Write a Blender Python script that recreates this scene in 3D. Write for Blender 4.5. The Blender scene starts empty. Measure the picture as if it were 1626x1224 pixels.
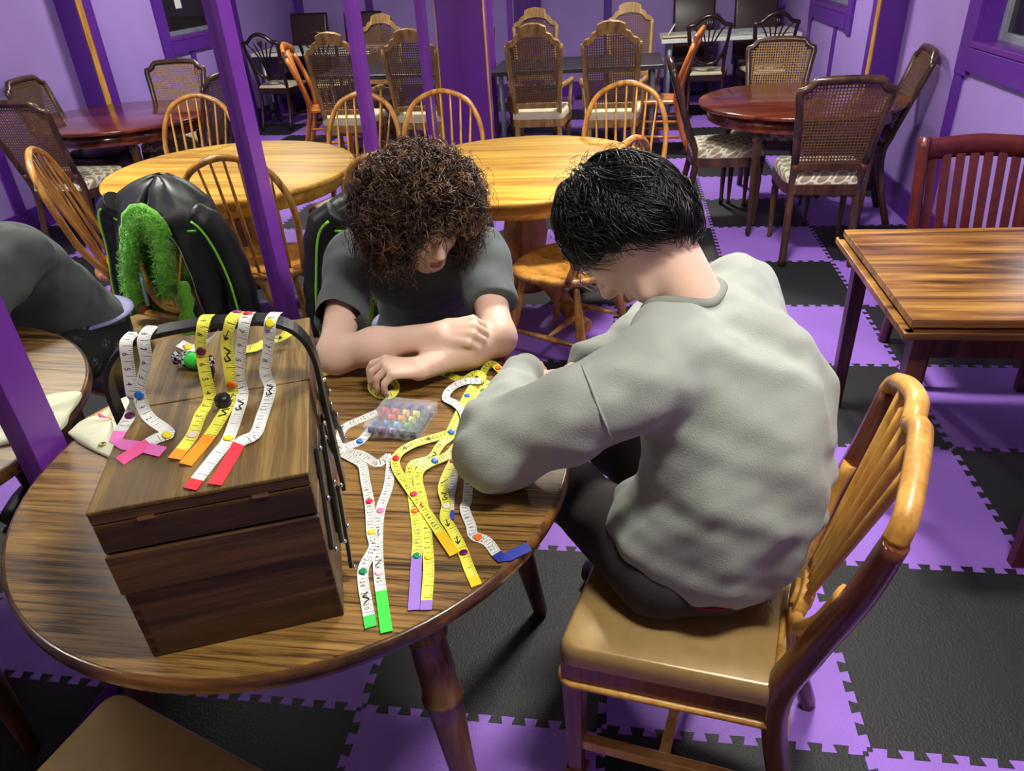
import bpy, bmesh, math, random
import numpy as np
from mathutils import Vector, Matrix
random.seed(7); np.random.seed(7)
D = bpy.data
SC = bpy.context.scene
COL = SC.collection
PI = math.pi

# ------------------------------------------------------------------ camera
F_PX, PITCH, ROLL, YAW = 1148.66, .5378, -.0712, -.173
CAM = np.array([.6395, -1.0888, 1.6299])
_fw = np.array([math.sin(YAW)*math.cos(PITCH), math.cos(YAW)*math.cos(PITCH), -math.sin(PITCH)])
_r = np.array([math.cos(YAW), -math.sin(YAW), 0.])
_u = np.cross(_r, _fw)
CR = math.cos(ROLL)*_r + math.sin(ROLL)*_u
CU = -math.sin(ROLL)*_r + math.cos(ROLL)*_u
cam = D.cameras.new('camera')
cam.sensor_width = 36; cam.lens = F_PX/1626*36; cam.clip_start = .05
camo = D.objects.new('camera', cam); COL.objects.link(camo)
camo.matrix_world = Matrix(((CR[0], CU[0], -_fw[0], CAM[0]), (CR[1], CU[1], -_fw[1], CAM[1]),
                            (CR[2], CU[2], -_fw[2], CAM[2]), (0, 0, 0, 1)))
SC.camera = camo

def at(x, y, z):
    "point of the place seen at pixel (x, y) at height z (used to read positions off the photograph)"
    d = _fw + CR*(x-813)/F_PX - CU*(y-612)/F_PX
    return CAM + d*(z-CAM[2])/d[2]

# ------------------------------------------------------------------ light and exposure
w = D.worlds.new('world'); SC.world = w; w.use_nodes = True
w.node_tree.nodes['Background'].inputs[0].default_value = (.5, .5, .55, 1)
w.node_tree.nodes['Background'].inputs[1].default_value = .15
SC.view_settings.view_transform = 'Standard'
SC.view_settings.look = 'None'
SC.view_settings.exposure = 0.0
SC.view_settings.gamma = 1.0
SC.view_settings.use_curve_mapping = False
# the room's ceiling lamps: centre, size, emission strength (built as things further down)
LAMPS = [((.93, 1.72, 2.62), (.5, .2), 330.), ((.85, 5.4, 2.62), (.22, .45), 300.), ((1.15, -.35, 2.62), (.5, .2), 150.)]

# ------------------------------------------------------------------ helpers
def lin(c):
    return tuple(((v/255.)/12.92 if v/255. <= .04045 else ((v/255.+.055)/1.055)**2.4) for v in c)

def new_mat(name):
    m = D.materials.new(name); m.use_nodes = True
    nt = m.node_tree
    return m, nt, nt.nodes['Principled BSDF']

def N(nt, typ, **kw):
    n = nt.nodes.new(typ)
    for k, v in kw.items():
        if k in n.inputs.keys(): n.inputs[k].default_value = v
        else: setattr(n, k, v)
    return n

def coords(nt, scale=(1, 1, 1), rot=(0, 0, 0), src='Object'):
    tc = N(nt, 'ShaderNodeTexCoord'); mp = N(nt, 'ShaderNodeMapping')
    mp.inputs['Scale'].default_value = scale; mp.inputs['Rotation'].default_value = rot
    nt.links.new(tc.outputs[src], mp.inputs['Vector'])
    return mp.outputs['Vector']

def ramp(nt, fac, stops):
    r = N(nt, 'ShaderNodeValToRGB'); e = r.color_ramp.elements
    while len(e) < len(stops): e.new(.5)
    for el, (p, c) in zip(e, stops): el.position = p; el.color = (*c, 1)
    nt.links.new(fac, r.inputs['Fac'])
    return r.outputs['Color']

def plain(name, col, rough=.5, metal=0., var=.12, vscale=8., bump=0., bscale=200., spec=.5, coat=0., alpha=1., trans=0., sheen=0.):
    m, nt, b = new_mat(name)
    c = lin(col)
    v = coords(nt)
    no = N(nt, 'ShaderNodeTexNoise', Scale=vscale, Detail=4.)
    nt.links.new(v, no.inputs['Vector'])
    lo = tuple(x*(1-var) for x in c); hi = tuple(min(1, x*(1+var)) for x in c)
    nt.links.new(ramp(nt, no.outputs['Fac'], [(.3, lo), (.7, hi)]), b.inputs['Base Color'])
    b.inputs['Roughness'].default_value = rough; b.inputs['Metallic'].default_value = metal
    b.inputs['Specular IOR Level'].default_value = spec
    b.inputs['Coat Weight'].default_value = coat
    b.inputs['Transmission Weight'].default_value = trans
    b.inputs['Alpha'].default_value = alpha
    b.inputs['Sheen Weight'].default_value = sheen
    if bump:
        n2 = N(nt, 'ShaderNodeTexNoise', Scale=bscale, Detail=3.)
        nt.links.new(v, n2.inputs['Vector'])
        bp = N(nt, 'ShaderNodeBump', Strength=bump, Distance=.002)
        nt.links.new(n2.outputs['Fac'], bp.inputs['Height']); nt.links.new(bp.outputs['Normal'], b.inputs['Normal'])
    return m

def wood(name, dark, mid, light, axis=0, scale=14., stretch=.07, rough=.35, coat=.2, rot=0., contrast=(.36, .5, .62), fine=1.):
    m, nt, b = new_mat(name)
    s = [scale]*3; s[axis] = scale*stretch
    v = coords(nt, s, (0, 0, rot))
    n1 = N(nt, 'ShaderNodeTexNoise', Scale=1., Detail=6., Roughness=.62, Distortion=.9)
    nt.links.new(v, n1.inputs['Vector'])
    s2 = [scale*9]*3; s2[axis] = scale*.25
    v2 = coords(nt, s2, (0, 0, rot))
    n2 = N(nt, 'ShaderNodeTexNoise', Scale=1., Detail=3., Roughness=.6)
    nt.links.new(v2, n2.inputs['Vector'])
    mx = N(nt, 'ShaderNodeMath', operation='MULTIPLY_ADD')
    mx.inputs[1].default_value = .35*fine
    nt.links.new(n2.outputs['Fac'], mx.inputs[0])
    ad = N(nt, 'ShaderNodeMath', operation='SUBTRACT'); ad.inputs[1].default_value = .175*fine
    nt.links.new(n1.outputs['Fac'], ad.inputs[0]); nt.links.new(ad.outputs[0], mx.inputs[2])
    nt.links.new(ramp(nt, mx.outputs[0], list(zip(contrast, (lin(dark), lin(mid), lin(light))))), b.inputs['Base Color'])
    b.inputs['Roughness'].default_value = rough; b.inputs['Coat Weight'].default_value = coat
    b.inputs['Coat Roughness'].default_value = .15
    bp = N(nt, 'ShaderNodeBump', Strength=.12, Distance=.001)
    nt.links.new(mx.outputs[0], bp.inputs['Height']); nt.links.new(bp.outputs['Normal'], b.inputs['Normal'])
    return m

def fr(n, ref=(0, 0, 1)):
    "frame (3x3 numpy, columns x y z) with z along n"
    z = np.array(n, float); z /= np.linalg.norm(z)
    r = np.array(ref, float)
    if abs(r@z) > .98: r = np.array([0, 1., 0])
    x = np.cross(r, z); x /= np.linalg.norm(x)
    return np.stack([x, np.cross(z, x), z], 1)

def rotz(a):
    c, s = math.cos(a), math.sin(a)
    return np.array([[c, -s, 0], [s, c, 0], [0, 0, 1.]])

def spline(pts, n):
    "Catmull-Rom through pts, n samples per span"
    P = [np.array(p, float) for p in pts]
    P = [2*P[0]-P[1]] + P + [2*P[-1]-P[-2]]
    out = []
    for i in range(1, len(P)-2):
        for k in range(n):
            t = k/n
            a, b, c, d = P[i-1:i+3]
            out.append(.5*((2*b) + (c-a)*t + (2*a-5*b+4*c-d)*t*t + (3*b-a-3*c+d)*t**3))
    out.append(P[-2])
    return np.array(out)

class MB:
    def __init__(s): s.v = []; s.f = []; s.sm = []; s.uv = None
    def add(s, v, f, smooth=False):
        o = len(s.v); s.v += [tuple(map(float, p)) for p in v]
        s.f += [tuple(i+o for i in q) for q in f]; s.sm += [smooth]*len(f)
        return s
    def box(s, c, d, R=None):
        h = np.array(d)/2.
        v = [np.array((a, b, e))*h for a in (-1, 1) for b in (-1, 1) for e in (-1, 1)]
        if R is not None: v = [R@p for p in v]
        c = np.array(c, float)
        return s.add([p+c for p in v], [(0, 1, 3, 2), (4, 6, 7, 5), (0, 4, 5, 1), (2, 3, 7, 6), (0, 2, 6, 4), (1, 5, 7, 3)])
    def bar(s, a, b, w, h, ref=(0, 0, 1), w2=None, h2=None):
        "square bar from a to b; w sideways, h along ref"
        a = np.array(a, float); b = np.array(b, float); M = fr(b-a, ref)
        w2 = w if w2 is None else w2; h2 = h if h2 is None else h2
        v = [a+M@np.array((i*w/2, j*h/2, 0)) for i, j in ((-1, -1), (1, -1), (1, 1), (-1, 1))] + \
            [b+M@np.array((i*w2/2, j*h2/2, 0)) for i, j in ((-1, -1), (1, -1), (1, 1), (-1, 1))]
        return s.add(v, [(3, 2, 1, 0), (4, 5, 6, 7), (0, 1, 5, 4), (1, 2, 6, 5), (2, 3, 7, 6), (3, 0, 4, 7)])
    def tube(s, path, rad, seg=8, ref=(0, 0, 1), flat=1., closed=False, smooth=True, square=False):
        "sweep of a round (or rounded-square) section along path; rad scalar or list; flat scales the section's second axis"
        P = np.array(path, float); n = len(P)
        rad = np.broadcast_to(np.array(rad, float), (n,)) if np.ndim(rad) < 2 else rad
        T = np.gradient(P, axis=0)
        if closed: T = np.roll(P, -1, 0)-np.roll(P, 1, 0)
        T /= np.linalg.norm(T, axis=1)[:, None]+1e-12
        x = fr(T[0], ref)[:, 0]
        V = []
        for i in range(n):
            x = x-(x@T[i])*T[i]; x /= np.linalg.norm(x)+1e-12
            y = np.cross(T[i], x)
            for k in range(seg):
                a = 2*PI*(k+.5)/seg
                ca, sa = math.cos(a), math.sin(a)
                if square:
                    q = (abs(ca)**6+abs(sa)**6)**(-1/6.); ca *= q; sa *= q
                V.append(P[i]+rad[i]*(ca*x+sa*y*flat))
        Fc = []
        m = n if closed else n-1
        for i in range(m):
            j = (i+1) % n
            for k in range(seg):
                l = (k+1) % seg
                Fc.append((i*seg+k, i*seg+l, j*seg+l, j*seg+k))
        o = len(s.v)
        s.add(V, Fc, smooth)
        if not closed:
            s.f += [tuple(o+k for k in range(seg))[::-1], tuple(o+(n-1)*seg+k for k in range(seg))]; s.sm += [False]*2
        return s
    def lathe(s, prof, seg=20, c=(0, 0, 0), R=None, smooth=True, caps=True):
        c = np.array(c, float); V = []; Fc = []
        for r, z in prof:
            for k in range(seg):
                a = 2*PI*k/seg; p = np.array((r*math.cos(a), r*math.sin(a), z))
                V.append((R@p if R is not None else p)+c)
        for i in range(len(prof)-1):
            for k in range(seg):
                l = (k+1) % seg; Fc.append((i*seg+k, i*seg+l, (i+1)*seg+l, (i+1)*seg+k))
        o = len(s.v); s.add(V, Fc, smooth)
        if caps:
            n = len(prof)
            s.f += [tuple(o+k for k in range(seg))[::-1], tuple(o+(n-1)*seg+k for k in range(seg))]; s.sm += [False]*2
        return s
    def turned(s, a, b, prof, seg=12):
        "turned leg from a to b; prof = [(fraction along, radius)]"
        a = np.array(a, float); b = np.array(b, float); L = np.linalg.norm(b-a)
        return s.lathe([(r, t*L) for t, r in prof], seg, a, fr(b-a))
    def prism(s, out, z0, z1, R=None, c=(0, 0, 0), smooth=False, bev=0.):
        "extrude a 2-D outline between z0 and z1 in frame R at c; bev chamfers the upper edge"
        c = np.array(c, float); n = len(out)
        def ring(z, ins):
            q = np.array(out, float)
            if ins:
                t = np.roll(q, -1, 0)-np.roll(q, 1, 0); t /= np.linalg.norm(t, axis=1)[:, None]+1e-12
                q = q+ins*np.stack([-t[:, 1], t[:, 0]], 1)
            return [(np.array((p[0], p[1], z)) if R is None else R@np.array((p[0], p[1], z)))+c for p in q]
        rings = [ring(z0, 0), ring(z1, 0)] if not bev else [ring(z0, 0), ring(z1-bev, 0), ring(z1, bev)]
        V = [p for r_ in rings for p in r_]; Fc = []
        for i in range(len(rings)-1):
            for k in range(n):
                l = (k+1) % n; Fc.append((i*n+k, i*n+l, (i+1)*n+l, (i+1)*n+k))
        o = len(s.v); s.add(V, Fc, smooth)
        s.f += [tuple(o+k for k in range(n))[::-1], tuple(o+(len(rings)-1)*n+k for k in range(n))]; s.sm += [False]*2
        return s
    def surf(s, P, smooth=True, wrap=False):
        "grid of points P[i][j]"
        P = np.array(P); a, b = P.shape[:2]
        Fc = [(i*b+j, i*b+(j+1) % b, (i+1)*b+(j+1) % b, (i+1)*b+j) for i in range(a-1) for j in range(b if wrap else b-1)]
        return s.add(P.reshape(-1, 3), Fc, smooth)
    def mesh(s, name):
        me = D.meshes.new(name); me.from_pydata(s.v, [], s.f)
        me.polygons.foreach_set('use_smooth', np.array(s.sm, bool))
        if s.uv is not None:
            l = me.uv_layers.new(name='UVMap'); idx = np.zeros(len(me.loops), int); me.loops.foreach_get('vertex_index', idx)
            l.data.foreach_set('uv', np.array(s.uv, float)[idx].ravel())
        me.validate(); return me

def obj(name, mb, mat, parent=None, bevel=0., seg=2, fix=True):
    me = mb.mesh(name) if isinstance(mb, MB) else mb
    if fix and isinstance(mb, MB):
        b = bmesh.new(); b.from_mesh(me); bmesh.ops.recalc_face_normals(b, faces=b.faces); b.to_mesh(me); b.free()
    o = D.objects.new(name, me); COL.objects.link(o)
    if mat is not None and not len(me.materials): me.materials.append(mat)
    if parent is not None: o.parent = parent
    if bevel:
        m = o.modifiers.new('bevel', 'BEVEL'); m.width = bevel; m.segments = seg; m.limit_method = 'ANGLE'; m.angle_limit = .6
        m.harden_normals = False
    return o

def tag(o, label, cat, group=None, kind=None):
    o['label'] = label; o['category'] = cat
    if group: o['group'] = group
    if kind: o['kind'] = kind
    return o

def thing(name, label, cat, loc=(0, 0, 0), rz=0., group=None):
    o = D.objects.new(name, None); COL.objects.link(o)
    o.empty_display_size = .05; o.location = tuple(map(float, loc)); o.rotation_euler = (0, 0, rz)
    return tag(o, label, cat, group)

def struct(o, label=None):
    o['kind'] = 'structure'
    if label: o['label'] = label
    return o

def copy_tree(o, loc, rz, label, group=None):
    "another individual: copies of the thing, its parts and their sub-parts"
    def cp(q, par):
        c = q.copy(); COL.objects.link(c); c.parent = par
        for ch in q.children: cp(ch, c)
        return c
    r = cp(o, None); r.location = tuple(map(float, loc)); r.rotation_euler = (0, 0, rz); r['label'] = label
    if group: r['group'] = group
    return r

def facing(dx, dy):
    "z rotation that turns a chair built to face -y towards (dx, dy)"
    return math.atan2(dx, -dy)

def rrect(w, d, r, n=4, taper=0.):
    "rounded rectangle outline, counter-clockwise; taper narrows the +y side"
    out = []
    for cx, cy, a0 in ((1, 1, 0), (-1, 1, 90), (-1, -1, 180), (1, -1, 270)):
        for k in range(n+1):
            a = math.radians(a0+90*k/n)
            x = cx*(w/2-r)+r*math.cos(a); y = cy*(d/2-r)+r*math.sin(a)
            out.append((x*(1-taper*(y/d+.5)), y))
    return out

def ellipse(rx, ry, n=48, p=2.):
    out = []
    for k in range(n):
        a = 2*PI*k/n; c, s_ = math.cos(a), math.sin(a); q = (abs(c)**p+abs(s_)**p)**(-1./p)
        out.append((rx*c*q, ry*s_*q))
    return out

def cushion(mb, out, z0, h, puff=.012, rings=5):
    "upholstered pad on an outline: rounded edge and domed top"
    O = np.array(out, float); c = O.mean(0); P = []
    P.append([(*p, z0) for p in O])
    for k in range(rings+1):
        a = PI/2*k/rings; ins = 1-.07*(1-math.cos(a)); z = z0+h*(.35+.65*math.sin(a))
        P.append([(*(c+(p-c)*ins), z) for p in O])
    for t in (.8, .55, .28, .02):
        P.append([(*(c+(p-c)*.93*t), z0+h+puff*(1-t*t)) for p in O])
    mb.surf(P, True, True)
    return mb
# ------------------------------------------------------------------ materials
M = {}
M['wall'] = plain('lavender_wall_paint', (154, 126, 198), .55, var=.05, vscale=3, bump=.15, bscale=60)
M['trim'] = plain('dark_purple_trim_paint', (84, 34, 138), .38, var=.08, vscale=5)
M['post'] = plain('violet_gloss_paint', (94, 38, 134), .32, var=.06, vscale=5)
M['beige'] = plain('warm_wall_paint', (168, 156, 136), .7, var=.05)
M['ceil'] = plain('ceiling_paint', (104, 100, 104), .8, var=.04)  # unseen ceiling, toned down to grey so less light bounces into the shadows
M['sub'] = plain('subfloor', (22, 22, 24), .9)
M['rawpine'] = wood('bare_pine_strip', (150, 100, 40), (190, 135, 62), (214, 164, 88), axis=2, scale=30)
M['oak'] = wood('golden_oak', (152, 106, 22), (190, 142, 42), (210, 166, 68), axis=0, scale=16, stretch=.06, rough=.52, coat=.0)
M['oakv'] = wood('golden_oak_upright', (116, 74, 24), (166, 112, 44), (188, 136, 62), axis=2, scale=16, stretch=.08, rough=.38, coat=.15)
M['paleoak'] = wood('pale_oak', (104, 76, 36), (144, 108, 56), (168, 130, 74), axis=2, scale=18, stretch=.08, rough=.4, coat=.2)
M['maple'] = wood('honey_maple', (166, 112, 42), (196, 142, 62), (214, 166, 86), axis=2, scale=8, stretch=.1, rough=.42, coat=.12)
M['shadewood'] = wood('shaded_chair_wood', (74, 34, 20), (102, 52, 30), (128, 70, 42), axis=2, scale=8, stretch=.1, rough=.3, coat=.3)  # darker copy of the honey chair wood: shade on the legs put into colour
M['redmahog'] = wood('polished_mahogany', (62, 20, 12), (104, 42, 24), (138, 66, 36), axis=0, scale=7, stretch=.12, rough=.16, coat=.6)
M['walnut'] = wood('dark_walnut', (40, 22, 14), (62, 38, 25), (84, 54, 36), axis=2, scale=14, stretch=.08, rough=.35, coat=.2)
M['espresso'] = wood('espresso_wood', (18, 8, 7), (36, 16, 13), (52, 26, 20), axis=2, scale=12, stretch=.1, rough=.32, coat=.2)
M['turned'] = wood('turned_leg_wood', (54, 30, 20), (88, 54, 36), (118, 80, 54), axis=2, scale=10, stretch=.15, rough=.38, coat=.2)
M['orange'] = wood('orange_wood', (140, 72, 20), (174, 98, 34), (196, 124, 52), axis=2, scale=12, stretch=.1, rough=.3, coat=.3)
M['cane'] = plain('woven_cane', (176, 140, 92), .6, var=.2, vscale=60)
M['canedark'] = plain('dark_woven_cane', (88, 60, 38), .55, var=.2, vscale=60)
M['canepale'] = plain('pale_cane_backing', (196, 172, 148), .7, var=.2, vscale=80)
M['gold'] = plain('gold_vinyl', (160, 130, 80), .3, var=.1, vscale=30, bump=.12, bscale=420, spec=.8, metal=.2)
M['leather'] = plain('brown_leather', (46, 24, 22), .38, var=.15, bump=.2, bscale=120)
M['blackplastic'] = plain('black_plastic', (16, 16, 18), .4)
M['blacktop'] = plain('black_laminate', (40, 38, 46), .42)
M['whitetop'] = plain('white_laminate', (216, 220, 216), .4)
M['greymetal'] = plain('grey_painted_metal', (140, 146, 158), .35, metal=.3)
M['steel'] = plain('bright_steel', (210, 210, 214), .22, metal=1.)
M['brass'] = plain('brass', (206, 184, 110), .3, metal=1.)
M['ivory'] = plain('cream_fabric', (196, 186, 158), .8, bump=.4, bscale=300)
M['blackmetal'] = plain('black_metal', (20, 20, 22), .38, metal=.2, var=.3)
M['paper'] = plain('paper', (222, 226, 220), .7)
M['canvas'] = plain('cream_canvas', (226, 226, 198), .85, bump=.5, bscale=500, var=.06)

# near table: dark laminate with strong fine grain
m, nt, b = new_mat('dark_oak_laminate')
v = coords(nt, (3, 85, 85), (0, 0, .06)); n1 = N(nt, 'ShaderNodeTexNoise', Scale=1., Detail=5., Roughness=.6, Distortion=.55); nt.links.new(v, n1.inputs['Vector'])
v = coords(nt, (7, 330, 330), (0, 0, .06)); n2 = N(nt, 'ShaderNodeTexNoise', Scale=1., Detail=4., Roughness=.7, Distortion=.3); nt.links.new(v, n2.inputs['Vector'])
v = coords(nt, (1.2, 5, 5), (0, 0, .06)); n3 = N(nt, 'ShaderNodeTexNoise', Scale=1., Detail=2.); nt.links.new(v, n3.inputs['Vector'])
a1 = N(nt, 'ShaderNodeMath', operation='MULTIPLY_ADD'); a1.inputs[1].default_value = .55; nt.links.new(n1.outputs['Fac'], a1.inputs[0])
a2 = N(nt, 'ShaderNodeMath', operation='MULTIPLY'); a2.inputs[1].default_value = .45; nt.links.new(n2.outputs['Fac'], a2.inputs[0]); nt.links.new(a2.outputs[0], a1.inputs[2])
a3 = N(nt, 'ShaderNodeMath', operation='MULTIPLY_ADD'); a3.inputs[1].default_value = .25; nt.links.new(n3.outputs['Fac'], a3.inputs[0]); nt.links.new(a1.outputs[0], a3.inputs[2])
nt.links.new(ramp(nt, a3.outputs[0], [(.5, lin((28, 17, 8))), (.56, lin((80, 54, 25))), (.615, lin((126, 92, 44))), (.74, lin((156, 122, 68)))]), b.inputs['Base Color'])
b.inputs['Roughness'].default_value = .4
bp = N(nt, 'ShaderNodeBump', Strength=.1, Distance=.001); nt.links.new(a3.outputs[0], bp.inputs['Height']); nt.links.new(bp.outputs['Normal'], b.inputs['Normal'])
M['laminate'] = m
M['bandwood'] = wood('table_edge_band', (58, 34, 18), (92, 58, 28), (140, 92, 44), axis=0, scale=10, rough=.3)
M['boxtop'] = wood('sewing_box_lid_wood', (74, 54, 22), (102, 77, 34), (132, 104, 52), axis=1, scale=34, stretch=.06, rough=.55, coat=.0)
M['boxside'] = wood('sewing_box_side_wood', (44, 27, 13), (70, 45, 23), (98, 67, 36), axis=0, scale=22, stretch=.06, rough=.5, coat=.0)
M['butcher'] = wood('patched_plank_wood', (58, 32, 12), (126, 84, 34), (166, 122, 58), axis=0, scale=9, stretch=.13, rough=.3, coat=.3)
M['darkred'] = wood('dark_red_brown_wood', (36, 14, 10), (66, 30, 20), (94, 48, 30), axis=2, scale=10, rough=.35)

# worn dark red paint
m, nt, b = new_mat('worn_red_paint')
v = coords(nt); n1 = N(nt, 'ShaderNodeTexNoise', Scale=22., Detail=8., Roughness=.75); nt.links.new(v, n1.inputs['Vector'])
nt.links.new(ramp(nt, n1.outputs['Fac'], [(.3, lin((54, 13, 12))), (.6, lin((86, 25, 21))), (.665, lin((96, 30, 24))), (.68, lin((190, 150, 90)))]), b.inputs['Base Color'])
b.inputs['Roughness'].default_value = .35; M['redpaint'] = m

# patterned seat fabric: taupe with pale interlaced rings
m, nt, b = new_mat('ring_pattern_fabric')
v = coords(nt, (1, 1, 1))
sp = N(nt, 'ShaderNodeSeparateXYZ'); nt.links.new(v, sp.inputs[0])
def mth(op, a, bb=None, c=None):
    q = N(nt, 'ShaderNodeMath', operation=op)
    for i, x in enumerate((a, bb, c)):
        if x is None: continue
        if isinstance(x, (int, float)): q.inputs[i].default_value = x
        else: nt.links.new(x, q.inputs[i])
    return q.outputs[0]
def ringfield(ox, oy, per=.088, r=.031, wd=.006):
    fx = mth('SUBTRACT', mth('FRACT', mth('MULTIPLY_ADD', mth('MULTIPLY_ADD', sp.outputs[2], .7, sp.outputs[0]), 1/per, ox)), .5)
    fy = mth('SUBTRACT', mth('FRACT', mth('MULTIPLY_ADD', mth('ADD', sp.outputs[1], sp.outputs[2]), 1/per, oy)), .5)
    d = mth('MULTIPLY', mth('SQRT', mth('ADD', mth('MULTIPLY', fx, fx), mth('MULTIPLY', fy, fy))), per)
    return mth('LESS_THAN', mth('ABSOLUTE', mth('SUBTRACT', d, r)), wd)
rg = mth('MAXIMUM', ringfield(0, 0), ringfield(.5, .5))
nt.links.new(ramp(nt, rg, [(.2, lin((146, 130, 104))), (.8, lin((206, 204, 190)))]), b.inputs['Base Color'])
b.inputs['Roughness'].default_value = .85; M['ringfab'] = m

# foam tiles: fine pebble weave
def foam(name, col, rough):
    m, nt, b = new_mat(name)
    v = coords(nt, (1, 1, 1), src='Object')
    n0 = N(nt, 'ShaderNodeTexNoise', Scale=3., Detail=5.); nt.links.new(v, n0.inputs['Vector'])
    c = lin(col); nt.links.new(ramp(nt, n0.outputs['Fac'], [(.3, tuple(x*.88 for x in c)), (.7, tuple(min(1, x*1.12) for x in c))]), b.inputs['Base Color'])
    vo = N(nt, 'ShaderNodeTexVoronoi', Scale=170.); nt.links.new(v, vo.inputs['Vector'])
    bp = N(nt, 'ShaderNodeBump', Strength=.5, Distance=.002); nt.links.new(vo.outputs['Distance'], bp.inputs['Height']); nt.links.new(bp.outputs['Normal'], b.inputs['Normal'])
    b.inputs['Roughness'].default_value = rough; b.inputs['Specular IOR Level'].default_value = .4
    return m
M['foamp'] = foam('purple_foam', (142, 100, 196), .62)
M['foamk'] = foam('black_foam', (25, 27, 30), .6)

# mirror
m, nt, b = new_mat('silvered_mirror'); b.inputs['Base Color'].default_value = (.86, .88, .87, 1); b.inputs['Metallic'].default_value = 1.; b.inputs['Roughness'].default_value = 0.
M['mirror'] = m
m, nt, b = new_mat('dark_window_glass'); b.inputs['Base Color'].default_value = (*lin((34, 32, 30)), 1); b.inputs['Roughness'].default_value = .06; M['glass'] = m
m, nt, b = new_mat('clear_plastic'); b.inputs['Base Color'].default_value = (.93, .94, .97, 1); b.inputs['Roughness'].default_value = .12; b.inputs['Alpha'].default_value = .09; b.inputs['Specular IOR Level'].default_value = .8
M['clear'] = m
M['skin'] = plain('pale_skin', (224, 186, 166), .5, var=.06, vscale=14, bump=.12, bscale=260)
M['skin'].node_tree.nodes['Principled BSDF'].inputs['Subsurface Weight'].default_value = .12
M['skin'].node_tree.nodes['Principled BSDF'].inputs['Subsurface Radius'].default_value = (.012, .005, .003)
M['skin'].node_tree.nodes['Principled BSDF'].inputs['Subsurface Scale'].default_value = 1.
M['lips'] = plain('lips', (176, 100, 94), .4)
M['teeth'] = plain('teeth', (222, 214, 200), .3)
M['eye'] = plain('eye_white', (220, 216, 210), .2)
M['iris'] = plain('dark_iris', (40, 28, 22), .15)
M['tee'] = plain('washed_charcoal_cotton', (78, 84, 85), .9, var=.18, vscale=9, bump=.5, bscale=420, sheen=.1)
M['sweat'] = plain('grey_green_fleece', (152, 157, 149), .92, var=.06, vscale=6, bump=.6, bscale=380, sheen=.15)
M['sweatrib'] = plain('grey_rib_knit', (124, 128, 122), .92, var=.1, vscale=30)
M['redtee'] = plain('crimson_cotton', (120, 24, 44), .9)
M['pants'] = plain('dark_taupe_twill', (44, 38, 38), .85, var=.15, bump=.4, bscale=400)
M['belt'] = plain('lavender_webbing', (148, 142, 190), .6)
M['jacket'] = plain('black_faux_leather', (19, 21, 23), .46, var=.2, bump=.25, bscale=90)
M['fur'] = plain('green_fleece', (104, 180, 36), .95, var=.3, vscale=90, bump=1., bscale=260, sheen=.4)
M['piping'] = plain('lime_piping', (130, 206, 56), .8)
M['hairA'] = None

# black denim printed with pale suns and stars
m, nt, b = new_mat('star_print_black_denim')
v = coords(nt, (1, 1, 1)); vo = N(nt, 'ShaderNodeTexVoronoi', Scale=17.); nt.links.new(v, vo.inputs['Vector'])
n1 = N(nt, 'ShaderNodeTexNoise', Scale=150., Detail=2.); nt.links.new(v, n1.inputs['Vector'])
s1 = N(nt, 'ShaderNodeMath', operation='LESS_THAN'); s1.inputs[1].default_value = .28; nt.links.new(vo.outputs['Distance'], s1.inputs[0])
s2 = N(nt, 'ShaderNodeMath', operation='GREATER_THAN'); s2.inputs[1].default_value = .56; nt.links.new(n1.outputs['Fac'], s2.inputs[0])
s3 = N(nt, 'ShaderNodeMath', operation='MULTIPLY'); nt.links.new(s1.outputs[0], s3.inputs[0]); nt.links.new(s2.outputs[0], s3.inputs[1])
nt.links.new(ramp(nt, s3.outputs[0], [(.3, lin((24, 26, 26))), (.7, lin((120, 124, 122)))]), b.inputs['Base Color'])
b.inputs['Roughness'].default_value = .85; M['denim'] = m

def tape_mat(name, col, ink=(20, 20, 22)):
    "measuring tape print: inch lines across and fine ticks along both edges (u in inches, v 0..1)"
    m, nt, b = new_mat(name)
    tc = N(nt, 'ShaderNodeTexCoord'); sp = N(nt, 'ShaderNodeSeparateXYZ'); nt.links.new(tc.outputs['UV'], sp.inputs[0])
    def mth(op, a, bb=None):
        q = N(nt, 'ShaderNodeMath', operation=op)
        for i, x in enumerate((a, bb)):
            if x is None: continue
            if isinstance(x, (int, float)): q.inputs[i].default_value = x
            else: nt.links.new(x, q.inputs[i])
        return q.outputs[0]
    u, v_ = sp.outputs[0], sp.outputs[1]
    inch = mth('LESS_THAN', mth('FRACT', u), .045)
    inch = mth('MULTIPLY', inch, mth('LESS_THAN', v_, .75))
    eighth = mth('MULTIPLY', mth('LESS_THAN', mth('FRACT', mth('MULTIPLY', u, 8)), .22), mth('LESS_THAN', v_, .22))
    quarter = mth('MULTIPLY', mth('LESS_THAN', mth('FRACT', mth('MULTIPLY', u, 4)), .12), mth('LESS_THAN', v_, .36))
    t = mth('MAXIMUM', inch, mth('MAXIMUM', eighth, quarter))
    mx = N(nt, 'ShaderNodeMix', data_type='RGBA'); mx.inputs[6].default_value = (*lin(col), 1); mx.inputs[7].default_value = (*lin(ink), 1)
    nt.links.new(t, mx.inputs[0]); nt.links.new(mx.outputs[2], b.inputs['Base Color'])
    b.inputs['Roughness'].default_value = .45
    return m
M['tapeY'] = tape_mat('yellow_tape_print', (234, 230, 84))
M['tapeW'] = tape_mat('white_tape_print', (222, 222, 218), (70, 70, 74))
M['ink'] = plain('black_ink', (14, 14, 14), .5)
def flat(col, rough=.45):
    k = 'c%02x%02x%02x' % col
    if k not in M: M[k] = plain('dyed_%s' % k, col, rough, var=.06)
    return M[k]
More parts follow.
